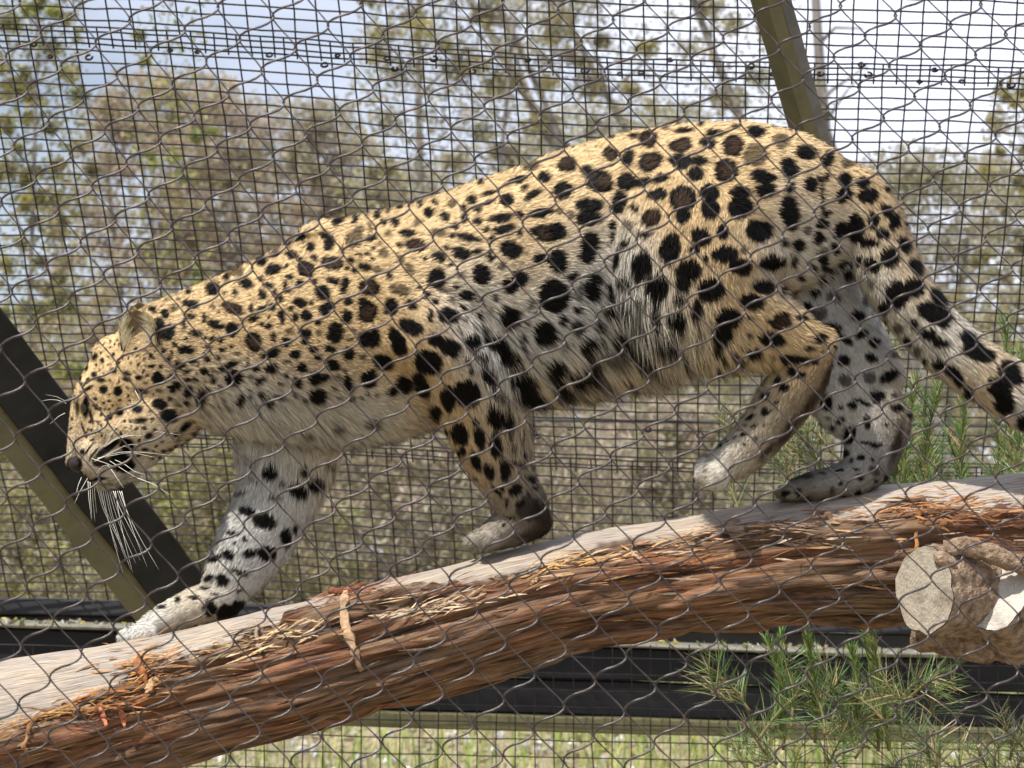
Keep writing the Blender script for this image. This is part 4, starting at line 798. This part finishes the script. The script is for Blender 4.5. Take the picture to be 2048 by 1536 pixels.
def fill(group, boxes, gap, seed):
    '''smaller markings where the read list leaves the coat bare'''
    r = np.random.default_rng(seed); S0 = list(group); new = []
    for (x0, y0, x1, y1, rad, n) in boxes:
        for _ in range(n):
            x, y = r.uniform(x0, x1), r.uniform(y0, y1); q = rad * r.uniform(.6, 1.2)
            if x < 900 and y > 815 and x > 420: continue
            A = np.array([(s[0], s[1], (s[2] + s[3]) / 2 * 1.3) for s in S0 + new])
            if (np.hypot(A[:, 0] - x, A[:, 1] - y) - A[:, 2]).min() > gap + q:
                new.append((x, y, q * r.uniform(.8, 1.4), q * r.uniform(.7, 1.), r.uniform(0, 3), 0 if r.random() < .75 else 2))
    return new
SPOTS['N'] += fill(SPOTS['N'] + SPOTS['H'] + SPOTS['T'], [(300, 580, 480, 820, 6.5, 700), (420, 480, 760, 800, 6.5, 1500), (700, 400, 1000, 640, 9.5, 1200), (950, 330, 1250, 800, 12, 1200), (1200, 240, 1700, 640, 11.5, 1500), (1200, 640, 1640, 740, 8, 500), (860, 600, 1080, 960, 8, 600), (1060, 640, 1340, 800, 14, 500)], 3.0, 11)
SPOTS['H'] += fill(SPOTS['H'], [(140, 680, 300, 860, 3.2, 700), (220, 700, 420, 920, 4.5, 500)], 3.2, 12)
SPOTS['T'] += fill(SPOTS['T'], [(1640, 320, 1900, 760, 10, 600), (1800, 620, 2500, 980, 14, 700)], 6, 13)
SPOTS['NH'] += fill(SPOTS['NH'], [(1400, 690, 1680, 900, 4.5, 400)], 5, 14)
SPOTS['FH'] += fill(SPOTS['FH'], [(1560, 500, 1840, 800, 16, 500), (1560, 780, 1840, 1000, 7.5, 500)], 5, 15)
SPOTS['FF'] += fill(SPOTS['FF'], [(440, 880, 700, 1000, 9, 200), (380, 1000, 640, 1220, 8, 500)], 6, 16)
com = SPOTS['N'] + SPOTS['H'] + [s for s in SPOTS['T'] if s[0] < 1760]
SPOTS['T'] = SPOTS['T'] + [s for s in SPOTS['N'] if s[0] > 1590]
SPOTS['N'] = com; SPOTS['H'] = [s for s in com if s[0] < 470]
def coat(pts, idx):
    """colour of the coat with its painted leg shade at points on the body"""
    x, y, d = proj(pts); g = PG[SAMP[idx, 7].astype(int)]
    # metatarsus region of the near hind leg belongs to its own chart
    k_ = TNAME.index('NH'); g = np.where((SAMP[idx, 7].astype(int) == k_) & (y > 640) & (x > 1480), GI.index('NH'), g)
    colr = np.zeros((len(pts), 3)); q = pts * 55
    wx = (fbm(q, 3, 31) - .5) * 11 + (fbm(pts * 260, 2, 35) - .5) * 7; wy = (fbm(q, 3, 41) - .5) * 11 + (fbm(pts * 260, 2, 45) - .5) * 7
    for gi, gn in enumerate(GI):
        mk = np.nonzero(g == gi)[0]
        if not len(mk): continue
        bx, by = x[mk], y[mk]
        wsum = np.zeros(len(mk)); acc = np.zeros((len(mk), 3))
        for (cx, cy_, c_) in BASE[gn]:
            w_ = np.exp(-((bx - cx) ** 2 + (by - cy_) ** 2) / (2 * 48. ** 2)) + 1e-9 / (1 + (bx - cx) ** 2 + (by - cy_) ** 2)
            wsum += w_; acc += w_[:, None] * np.array(c_)
        acc /= wsum[:, None]
        sx_, sy_ = bx + wx[mk] * (.3 if gn == 'H' else 1), by + wy[mk] * (.35 if gn == 'H' else 1)
        for (cx, cy_, rx, ry, an, kd) in SPOTS[gn]:
            rm_ = max(rx, ry) * 2.2 + 4
            nb = np.nonzero((np.abs(sx_ - cx) < rm_) & (np.abs(sy_ - cy_) < rm_))[0]
            if not len(nb): continue
            dx, dy = sx_[nb] - cx, sy_[nb] - cy_; ca, sa = math.cos(an), math.sin(an)
            dd = np.sqrt(((dx * ca + dy * sa) / rx) ** 2 + ((-dx * sa + dy * ca) / ry) ** 2)
            soft = min(.5, 2.6 / min(rx, ry))
            a_ = 1 - sstep(1.14 - soft, 1.14 + soft, dd)
            if kd == 4: a_ = (1 - sstep(.3, 1.3, dd)) * .93
            sc2 = {'H': 1.42, 'NH': 1.5, 'FH': 1.5, 'FF': 1.3, 'T': 1.45}.get(gn, 1.42); sc2 = sc2 * (1.07 if min(rx, ry) > 10 and gn != 'H' else 1); dd = dd / sc2; dark = np.array([.0035, .0028, .0025])
            if kd == 1: dark = dark[None] + sstep(.62, .3, dd)[:, None] * np.array([[.040, .022, .011]])
            elif kd in (3, 4): dark = np.array([.03, .019, .013])
            if kd == 2: a_ = a_ * .8
            acc[nb] = acc[nb] * (1 - a_[:, None]) + dark * a_[:, None]
        colr[mk] = acc
    return colr
idxb = nearest(BV)
bcol = coat(BV, idxb)
attr(bme, 'Col', bcol)
skin_mat = col_mat('coat_skin', .85, .15)
bme.polygons.foreach_set('use_smooth', np.ones(len(bme.polygons), bool))
body = link('body', bme, skin_mat, leo)

# ---- fur: short tapered hairs rooted on the body
tv = BV[BT]; e1_, e2_ = tv[:, 1] - tv[:, 0], tv[:, 2] - tv[:, 0]; fn = np.cross(e1_, e2_); ar = np.linalg.norm(fn, axis=1) / 2; fn /= (2 * ar[:, None] + 1e-12)
tcn_ = tv.mean(1); face = -(fn @ FWD)
wgt = ar * np.where(face > -.25, 1.0, .25)
tx, ty, _ = proj(tcn_)
wgt *= np.where(tx > 2120, .1, 1.0) * np.where((tx < 420) & (ty < 1000), 1.7, 1.0)
NH_ = 390000
ti = rng.choice(len(BT), NH_, p=wgt / wgt.sum())
r1_, r2_ = rng.random(NH_), rng.random(NH_); sq_ = np.sqrt(r1_); b0, b1, b2 = 1 - sq_, sq_ * (1 - r2_), sq_ * r2_
root = tv[ti, 0] * b0[:, None] + tv[ti, 1] * b1[:, None] + tv[ti, 2] * b2[:, None]
nr = BN[BT[ti, 0]] * b0[:, None] + BN[BT[ti, 1]] * b1[:, None] + BN[BT[ti, 2]] * b2[:, None]; nr /= np.linalg.norm(nr, axis=1)[:, None] + 1e-9
# flow and length by body part, smoothed by taking it from the skin vertices
axv = SAMP[idxb, 3:6].copy()
LEN = {'body': .0120, 'head': .0045, 'jaw': .008, 'scap': .012, 'NF': .0105, 'NFp': .0075, 'FF': .011, 'FFp': .008, 'NH': .0125, 'NHm': .0085, 'FH': .012, 'FHm': .0085, 'tail': .015}
lv = np.array([LEN[TNAME[int(k)]] for k in SAMP[idxb, 7]])
vx, vy, _ = proj(BV)
def zone(cx, cy_, r): return np.exp(-((vx - cx) ** 2 + (vy - cy_) ** 2) / (2 * r * r))
for (cx, cy_, r, amt) in [(1200, 790, 90, 1.6), (1100, 800, 80, 1.4), (1330, 730, 80, 1.4), (1300, 640, 60, 1.3), (1255, 560, 60, 1.2), (960, 640, 45, 1.4), (1010, 740, 45, 1.3), (1050, 850, 35, .9), (500, 850, 60, .6), (600, 860, 60, .6), (520, 900, 60, .5), (700, 890, 70, .8), (850, 870, 50, .8), (1440, 720, 50, .7),
                          (1530, 770, 40, .8), (430, 830, 50, .5), (350, 850, 50, .4), (640, 1000, 70, .5), (240, 975, 30, .5), (1620, 560, 60, .6)]:
    lv = lv * (1 + amt * zone(cx, cy_, r))
# head hair runs from nose backwards: axis of head samples already does; jaw too
M_ = 10
import itertools
ed = np.concatenate([BT[:, [0, 1]], BT[:, [1, 2]], BT[:, [2, 0]]])
for _ in range(M_):
    s_ = axv.copy(); l_ = lv.copy(); cnt = np.ones(nvb)
    for k in range(3):
        s_[:, k] += np.bincount(ed[:, 0], axv[ed[:, 1], k], nvb)
    l_ += np.bincount(ed[:, 0], lv[ed[:, 1]], nvb); cnt += np.bincount(ed[:, 0], minlength=nvb)
    axv = s_ / cnt[:, None]; lv = l_ / cnt
fl = axv[BT[ti, 0]]; ln_ = lv[BT[ti, 0]]
grav = np.array([0, 0, -1.]); belly = np.clip(-nr[:, 2] + .15, 0, 1)[:, None] * (ln_ > .009)[:, None]
big = np.clip((ln_ - .013) / .02, 0, 1)[:, None]
fl = fl + grav * (.55 * belly + .9 * big)
tng = fl - (fl * nr).sum(1)[:, None] * nr; tng /= np.linalg.norm(tng, axis=1)[:, None] + 1e-9
clumpn = np.stack([fbm(root * 90 + s, 2, 60 + s) - .5 for s in (0, 1, 2)], -1)
jit = rng.normal(0, .16, (NH_, 3)) * (1 - .3 * big) + clumpn * .7
d1 = tng + nr * (.36 + .25 * big) + jit; d1 /= np.linalg.norm(d1, axis=1)[:, None]
d2 = tng + nr * .10 + jit * 1.3 + grav * (.15 + .5 * big * 1.0); d2 /= np.linalg.norm(d2, axis=1)[:, None]
L_ = (ln_ * rng.uniform(.6, 1.25, NH_))[:, None]
mid = root + d1 * L_ * .5; tip = mid + d2 * L_ * .5
sd = np.cross(d1, nr + rng.normal(0, .35, (NH_, 3))); sd /= np.linalg.norm(sd, axis=1)[:, None] + 1e-9
wd_ = (.00040 * rng.uniform(.7, 1.4, NH_))[:, None]
hv = np.stack([root - sd * wd_, root + sd * wd_, mid + sd * wd_ * .85, mid - sd * wd_ * .85, tip], 1).reshape(-1, 3)
hk = np.arange(NH_)[:, None] * 5
fme = mesh_np('fur', hv, [np.concatenate([hk, hk + 1, hk + 2, hk + 3], 1), np.concatenate([hk + 3, hk + 2, hk + 4], 1)])
ridx = idxb[BT[ti, 0]]
hc = coat(root + (mid - root) * .8, ridx)
lum = hc.mean(1, keepdims=True)
var = rng.uniform(.72, 1.28, (NH_, 1)) * (1 + .35 * clumpn[:, :1])
hc = hc * var
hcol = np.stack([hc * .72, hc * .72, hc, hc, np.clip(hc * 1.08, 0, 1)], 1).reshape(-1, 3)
attr(fme, 'Col', hcol)
shn = nr + jit * .55 + tng * .12 + rng.normal(0, .12, (NH_, 3)); shn /= np.linalg.norm(shn, axis=1)[:, None]
attr(fme, 'shade_normal', np.repeat(shn, 5, 0), 'FLOAT_VECTOR')
fur_mat, t, b = mat('fur')
a1 = N(t, 'ShaderNodeAttribute', attribute_name='Col'); a2 = N(t, 'ShaderNodeAttribute', attribute_name='shade_normal')
t.links.new(a1.outputs['Color'], b.inputs['Base Color']); t.links.new(a2.outputs['Vector'], b.inputs['Normal'])
b.inputs['Roughness'].default_value = .6; b.inputs['Specular IOR Level'].default_value = .12
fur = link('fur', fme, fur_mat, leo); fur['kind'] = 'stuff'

# ---- eye, nose, ears, whiskers
bvh = BVHTree.FromPolygons([tuple(v) for v in BV], [tuple(t_) for t_ in BT])
def hit(px, py, back=0.0):
    d = P(px, py, 10.0) - CAM; d /= np.linalg.norm(d)
    h = bvh.ray_cast(Vector(CAM), Vector(d))
    if h[0] is None: return P(px, py, 4.0), -FWD, d
    return np.array(h[0]) + d * back, np.array(h[1]), d
def uvs(c, r, n1=16, n2=24, sq=(1, 1, 1)):
    a_ = np.linspace(.02, math.pi - .02, n1)[:, None]; b_ = (np.arange(n2) * 2 * math.pi / n2)[None]
    d = np.stack([np.sin(a_) * np.cos(b_), np.sin(a_) * np.sin(b_), np.cos(a_) + 0 * b_], -1) * np.array(sq)
    v = (np.asarray(c) + d * r).reshape(-1, 3); i_ = np.arange(n1 - 1)[:, None] * n2; j_ = np.arange(n2)[None]; k_ = (j_ + 1) % n2
    return v, [np.stack([i_ + j_, i_ + n2 + j_, i_ + n2 + k_, i_ + k_], -1).reshape(-1, 4)]
eye_mat = noisy_mat('eye', (.004, .003, .003), (.02, .012, .006), 60, .1, bump=0, spec=.7)
nose_mat = noisy_mat('nose_leather', (.012, .008, .007), (.035, .021, .018), 300, .6, bump=.4, spec=.2)
for off in (0,):
    c, n_, _ = hit(170, 812, .0075); m = MB(); m.add(*uvs(c, .0105, sq=(.7, .8, 1.2))); m.build('eye', eye_mat, leo)
c, n_, _ = hit(158, 928, .0175); m = MB(); m.add(*uvs(c, .0175, sq=(.95, 1.1, .8))); m.build('nose', nose_mat, leo)
ear_mat = col_mat('ear_skin', .8, .15, .25, 160, .25)
def ear(cx, cy_, off, sc_, parent, name='ear'):
    t_ = empty(name, (0, 0, 0)); t_.parent = parent; t_.location = -parent.location
    c = P(cx, cy_, LD0 + off + float(yaw(cx)))
    up = P(cx - 14, cy_ - 100, 4.0) - P(cx, cy_, 4.0); up /= np.linalg.norm(up)
    fr = np.array([-.48, -.86, -.02]); fr -= up * (fr @ up); fr /= np.linalg.norm(fr)      # where the cup opens
    sd_ = np.cross(up, fr)
    m = MB(); nu_, nv_ = 13, 17; V_ = []
    for i_ in range(nu_):
        h = i_ / (nu_ - 1); wdt = math.sqrt(max(0, 1 - h ** 3.6)) * .95 + .04
        for j_ in range(nv_):
            a_ = (j_ / (nv_ - 1) - .5) * math.pi * 1.1
            V_.append(c + up * (h * 80 - 16) * pxm * sc_ + sd_ * math.sin(a_) * 46 * pxm * sc_ * wdt - fr * (math.cos(a_) * 34 * wdt - 12) * pxm * sc_)
    V_ = np.array(V_); thick = V_ - fr * .0022
    q = [[i_ * nv_ + j_, i_ * nv_ + j_ + 1, (i_ + 1) * nv_ + j_ + 1, (i_ + 1) * nv_ + j_] for i_ in range(nu_ - 1) for j_ in range(nv_ - 1)]
    n0 = len(V_); q2 = [[a_ + n0 for a_ in f[::-1]] for f in q]
    rim = [i_ * nv_ for i_ in range(nu_)] + [(nu_ - 1) * nv_ + j_ for j_ in range(1, nv_)] + [i_ * nv_ + nv_ - 1 for i_ in range(nu_ - 2, -1, -1)]
    q3 = [[rim[k], rim[k + 1], rim[k + 1] + n0, rim[k] + n0] for k in range(len(rim) - 1)]
    inner = np.tile([.30, .22, .12], (n0, 1)); outer = np.tile([.30, .21, .11], (n0, 1))
    hh = np.repeat(np.arange(nu_) / (nu_ - 1), nv_); outer[(hh < .45)] = (.02, .015, .012)
    m.add(np.concatenate([V_, thick]), [q, q2, q3], np.concatenate([inner, outer]))
    o = m.build('shell', ear_mat); o.parent = t_
    m = MB()
    for k in range(760):      # pale tufts inside and short hair round the rim
        if k < 420:
            j_ = random.choice([1, 2, 3, 12, 13, 14]); i_ = random.randint(0, 8); p_ = V_[i_ * nv_ + j_]
            d_ = up * random.uniform(.4, 1) + sd_ * (.9 if j_ < 7 else -.9) * random.uniform(.3, 1) + fr * random.uniform(.1, .7); l = random.uniform(.014, .036); c_ = np.array((.85, .78, .58)) * random.uniform(.7, 1.1)
        elif k < 620:
            p_ = V_[random.choice(rim)]; d_ = up * random.uniform(.1, .8) + rng.normal(0, .5, 3); l = random.uniform(.002, .005); c_ = np.array((.45, .34, .19)) * random.uniform(.6, 1.2)
        else:
            p_ = V_[random.randint(0, n0 - 1)]; d_ = up + rng.normal(0, .4, 3) + fr * .3; l = random.uniform(.004, .01); c_ = np.array((.42, .33, .18)) * random.uniform(.5, 1.2)
        d_ = d_ / np.linalg.norm(d_); w_ = np.cross(d_, fr); w_ /= np.linalg.norm(w_) + 1e-9; w_ *= .0008
        m.add([p_ - w_, p_ + w_, p_ + d_ * l + grav * l * .1], [[[0, 1, 2]]], c_)
    o = m.build('tuft', col_mat('ear_hair', .7, .2, .3)); o.parent = t_; o['kind'] = 'stuff'
ear(284, 680, -.066, .95, leo); ear(292, 664, .06, .95, leo)
wh_mat, t, b = mat('whisker'); b.inputs['Base Color'].default_value = (.85, .82, .72, 1); b.inputs['Roughness'].default_value = .35
HD = lambda pts: [(100 + x * .2735, 580 + y * .2735) for x, y in pts]
W = [HD([(380,1160),(470,1085),(600,1040),(760,1030),(960,1062)]), HD([(400,1150),(480,1090),(580,1065),(680,1066)]), HD([(390,1150),(440,1080),(500,960),(590,870),(715,800)]), HD([(400,1120),(470,1010),(520,975),(590,978),(680,990)]),
     HD([(290,1270),(400,1215),(480,1170),(580,1125),(690,1140)]), HD([(330,1240),(440,1200),(560,1180),(700,1188),(880,1210)]), HD([(340,1230),(450,1210),(600,1185),(680,1205),(760,1222)]), HD([(300,1230),(360,1250),(420,1270),(480,1300)]),
     HD([(415,1275),(440,1300),(480,1360),(540,1450)]), HD([(430,1245),(500,1290),(560,1330),(640,1375)]), HD([(470,1240),(540,1270),(620,1330),(700,1350)]), HD([(340,1200),(350,1170),(370,1150),(400,1140)]),
     HD([(470,1005),(520,960),(545,930),(552,905)]), HD([(500,1080),(560,1065),(620,1060)]), HD([(330,1350),(380,1290),(440,1275)]), HD([(620,730),(650,790),(664,812)]), HD([(280,1370),(260,1400),(215,1480),(180,1560)]), HD([(230,1370),(205,1430),(190,1500)]),
     HD([(120,830),(60,805),(0,800),(-60,812)]), HD([(110,900),(60,925),(0,980)]), HD([(120,815),(50,780),(-30,765)]), HD([(600,1180),(700,1210),(880,1215)]), HD([(640,1375),(760,1420),(880,1500)]), HD([(520,1130),(590,1160),(650,1165)])]
for k in range(17):      # long beard whiskers hanging and curling from the lip and chin
    x0 = 176 + k * 4.2; ln0 = random.uniform(60, 185) if k > 3 else random.uniform(30, 60)
    cv = random.uniform(.2, .62) * (1 if k > 3 else .3)
    W.append([(x0, 962 + min(k, 10) * 2), (x0 + ln0 * cv * .22, 962 + 16 + ln0 * .33), (x0 + ln0 * cv * .55, 975 + ln0 * .68), (x0 + ln0 * cv * 1.0, 985 + ln0)])
for k, wpts in enumerate(W):
    p0, n_, dr = hit(max(wpts[0][0], 136), min(wpts[0][1], 975))
    d0 = float((p0 - CAM) @ FWD); pts = []
    wpts = np.array(wpts, float); f = np.linspace(0, len(wpts) - 1, 14)
    X_ = np.interp(f, np.arange(len(wpts)), wpts[:, 0]); Y_ = np.interp(f, np.arange(len(wpts)), wpts[:, 1])
    X_[1:-1] = (X_[:-2] + X_[1:-1] * 2 + X_[2:]) / 4; Y_[1:-1] = (Y_[:-2] + Y_[1:-1] * 2 + Y_[2:]) / 4
    out_ = np.linspace(0, 1, 14) ** .8 * (-.035 if k < 18 else random.uniform(-.03, .02))
    pts = P(X_, Y_, d0 + .001 + out_)
    m = MB(); m.tube(pts, np.linspace(.00044, .00012, 14), 5); m.build('whisker', wh_mat, leo)

# ------------------------------------------------------------------ young pines
needle_mat = col_mat('pine_needle', .5, .4, .2)
stem_mat = noisy_mat('pine_stem', (.09, .08, .03), (.2, .17, .07), 60, .85, bump=.4)
def pine(label, base, shoots, seed):
    r = np.random.default_rng(seed)
    t_ = empty('pine_sapling', base); tag(t_, label, 'young pine', 'young pines inside the enclosure')
    nd = MB()
    for (x0, y0, x1, y1, d, dens, nl, spread, colr) in shoots:
        a_, b_ = P(x0, y0, d), P(x1, y1, d + r.uniform(-.05, .05)); seg = 12; f = np.linspace(0, 1, seg)
        bend = r.normal(0, .012, 3)
        pts = a_ + (b_ - a_) * f[:, None] + bend * np.sin(f * math.pi)[:, None]
        m = MB(); m.tube(pts, np.linspace(.0032, .0012, seg), 6); m.build('stem', stem_mat, t_)
        ax_ = (b_ - a_) / np.linalg.norm(b_ - a_); n_ = int(dens * np.linalg.norm(b_ - a_))
        for k in range(n_):
            q = r.random() ** .85; p_ = a_ + (b_ - a_) * q + bend * math.sin(q * math.pi)
            s_ = r.normal(0, 1, 3); s_ -= ax_ * (s_ @ ax_); s_ /= np.linalg.norm(s_)
            d_ = ax_ * r.uniform(.35, 1.2) + s_ * spread * r.uniform(.5, 1.1); d_ /= np.linalg.norm(d_)
            l = nl * r.uniform(.6, 1.15) * (1 - .35 * q); w_ = np.cross(d_, r.normal(0, 1, 3)); w_ /= np.linalg.norm(w_); w_ *= .0009
            e_ = p_ + d_ * l + grav * l * .08 * (1 - q); c_ = np.array(colr) * r.uniform(.4, 1.25)
            if r.random() < .13: c_ = np.array((.35, .27, .12))
            mid_ = p_ + d_ * l * .5
            nd.add([p_ - w_, p_ + w_, mid_ + w_, mid_ - w_, e_], [[[0, 1, 2, 3]], [[3, 2, 4]]], c_)
    o = nd.build('needles', needle_mat, t_, True); o['kind'] = 'stuff'
G1 = (.13, .22, .05); G2 = (.10, .17, .05); G3 = (.17, .27, .07)
sh = []
rr = np.random.default_rng(5)
for (x, y) in [(1790, 700), (1835, 760), (1880, 770), (1930, 800), (1975, 780), (2010, 640), (2045, 700), (2080, 620), (1770, 740)]:
    sh.append((x + rr.uniform(-40, 10), 1080, x, y, 4.75 + rr.uniform(-.12, .12), 900, .060, .55, G1 if rr.random() < .5 else G3))
for k in range(16):
    x = rr.uniform(1700, 2090); y = rr.uniform(800, 960); sh.append((x - rr.uniform(-60, 60), y + rr.uniform(60, 130), x, y, 4.8 + rr.uniform(-.15, .15), 700, .085, .9, G2))
pine('fuller young pine standing behind the tail and hind legs', P(1900, 1200, 4.8), sh, 3)
sh = []
for k in range(12):
    x = rr.uniform(1430, 1640); y = rr.uniform(800, 960); sh.append((x + rr.uniform(0, 90), y + rr.uniform(60, 110), x, y, 4.9 + rr.uniform(-.1, .1), 520, .08, 1.0, (.16, .2, .08)))
pine('low spray of thin pale needles between the hind paws', P(1600, 1150, 4.9), sh, 4)
sh = []
for (x, y, h) in [(1530, 1276, 190), (1562, 1270, 230), (1608, 1245, 240), (1722, 1242, 260), (1745, 1262, 240), (1700, 1300, 160)]:
    sh.append((x + rr.uniform(-5, 35), y + h, x, y, 4.65 + rr.uniform(-.06, .06), 1500, .042, .42, G1))
for k in range(34):
    x = rr.uniform(1470, 1900); y = rr.uniform(1350, 1560); a_ = rr.uniform(-1.5, 1.5); sh.append((x, y + 40, x + 70 * math.sin(a_), y - 50 * math.cos(a_), 4.7 + rr.uniform(-.2, .2), 520, .10, 1.0, G2 if rr.random() < .6 else (.2, .22, .09)))
for k in range(10):
    x = rr.uniform(1850, 2080); y = rr.uniform(1460, 1580); sh.append((x, y + 50, x + rr.uniform(-40, 40), y - 40, 4.8, 450, .09, 1.0, (.16, .19, .09)))
pine('bushy young pine with upright shoots in front of the black sill under the log', P(1650, 1620, 4.7), sh, 6)

# ------------------------------------------------------------------ front chain link fence
FD = 3.3
link_mat, t, b = mat('galvanised_wire')
b.inputs['Metallic'].default_value = .1; b.inputs['Roughness'].default_value = .32; b.inputs['Specular IOR Level'].default_value = .45
nn = N(t, 'ShaderNodeTexNoise', Scale=90.0, Detail=4); r_ = ramp(t, [(.35, (.018, .013, .013)), (.58, (.05, .038, .037)), (.72, (.085, .05, .034))]); tcx = N(t, 'ShaderNodeTexCoord')
t.links.new(tcx.outputs['Object'], nn.inputs[0]); t.links.new(nn.outputs['Fac'], r_.inputs[0]); t.links.new(r_.outputs[0], b.inputs['Base Color'])
fence = empty('chain_link_fence', P(1024, 768, FD)); tag(fence, 'woven steel wire fence close to the viewer across the whole view', 'fence')
def Rvec(x, y):
    X_, Y_ = x / 2048, y / 1536; return np.array([(110 + 6 * Y_ + 3 * X_ * (1 - Y_)) / 2, (18.5 - 1.5 * X_) / 2])
def Vvec(x, y):
    X_, Y_ = x / 2048, y / 1536; return np.array([-(27 - 17 * X_) * max(0, 1 - Y_ ** 2), 111 - 11 * X_ * (1 - Y_) + 8 * Y_ - 9 * X_ * Y_])
starts = {0: np.array([567. - 27, 205. - 4])}
for s_ in (1, -1):
    p_ = starts[0].copy()
    for k in range(1, 40):
        p_ = p_ + Rvec(*p_) * s_; starts[k * s_] = p_.copy()
PR = []
for k in sorted(starts):
    p0 = starts[k]; ph = .25 + (.5 if k % 2 else 0)
    sub = 14; pts = []
    def walk(direction, nper):
        p_ = p0.copy(); o_ = []
        for i_ in range(nper * sub):
            p_ = p_ + Vvec(*p_) / sub * direction; o_.append(p_.copy())
        return o_
    upw = walk(-1, 5)[::-1]; dnw = walk(1, 15); path = np.array(upw + [p0] + dnw); s = (np.arange(len(path)) - len(upw)) / sub + ph
    if path[:, 0].max() < -160 or path[:, 0].min() > 2210: continue
    amp = np.array([np.linalg.norm(Rvec(*q)) for q in path]) / 2 + 2.2
    rd = np.array([Rvec(*q) / np.linalg.norm(Rvec(*q)) for q in path])
    ss = np.sin(2 * np.pi * s); back = np.cos(2 * np.pi * s) > 0
    tri = 2 / np.pi * np.arcsin(ss * .985) * 1.06
    sh_ = np.where(back, .3 * ss + .7 * tri, np.sign(ss) * np.abs(ss) ** .84)
    jx = rng.normal(0, .5, len(path)); jx = np.convolve(jx, np.ones(5) / 5, 'same')
    q = path + rd * (sh_ * amp + jx)[:, None]
    dep = FD + .0050 * np.cos(2 * np.pi * s)
    m = MB(); m.tube(P(q[:, 0], q[:, 1], dep), .00132 - .00036 * np.cos(2 * np.pi * s), 7, False); m.build('wire', link_mat, fence)
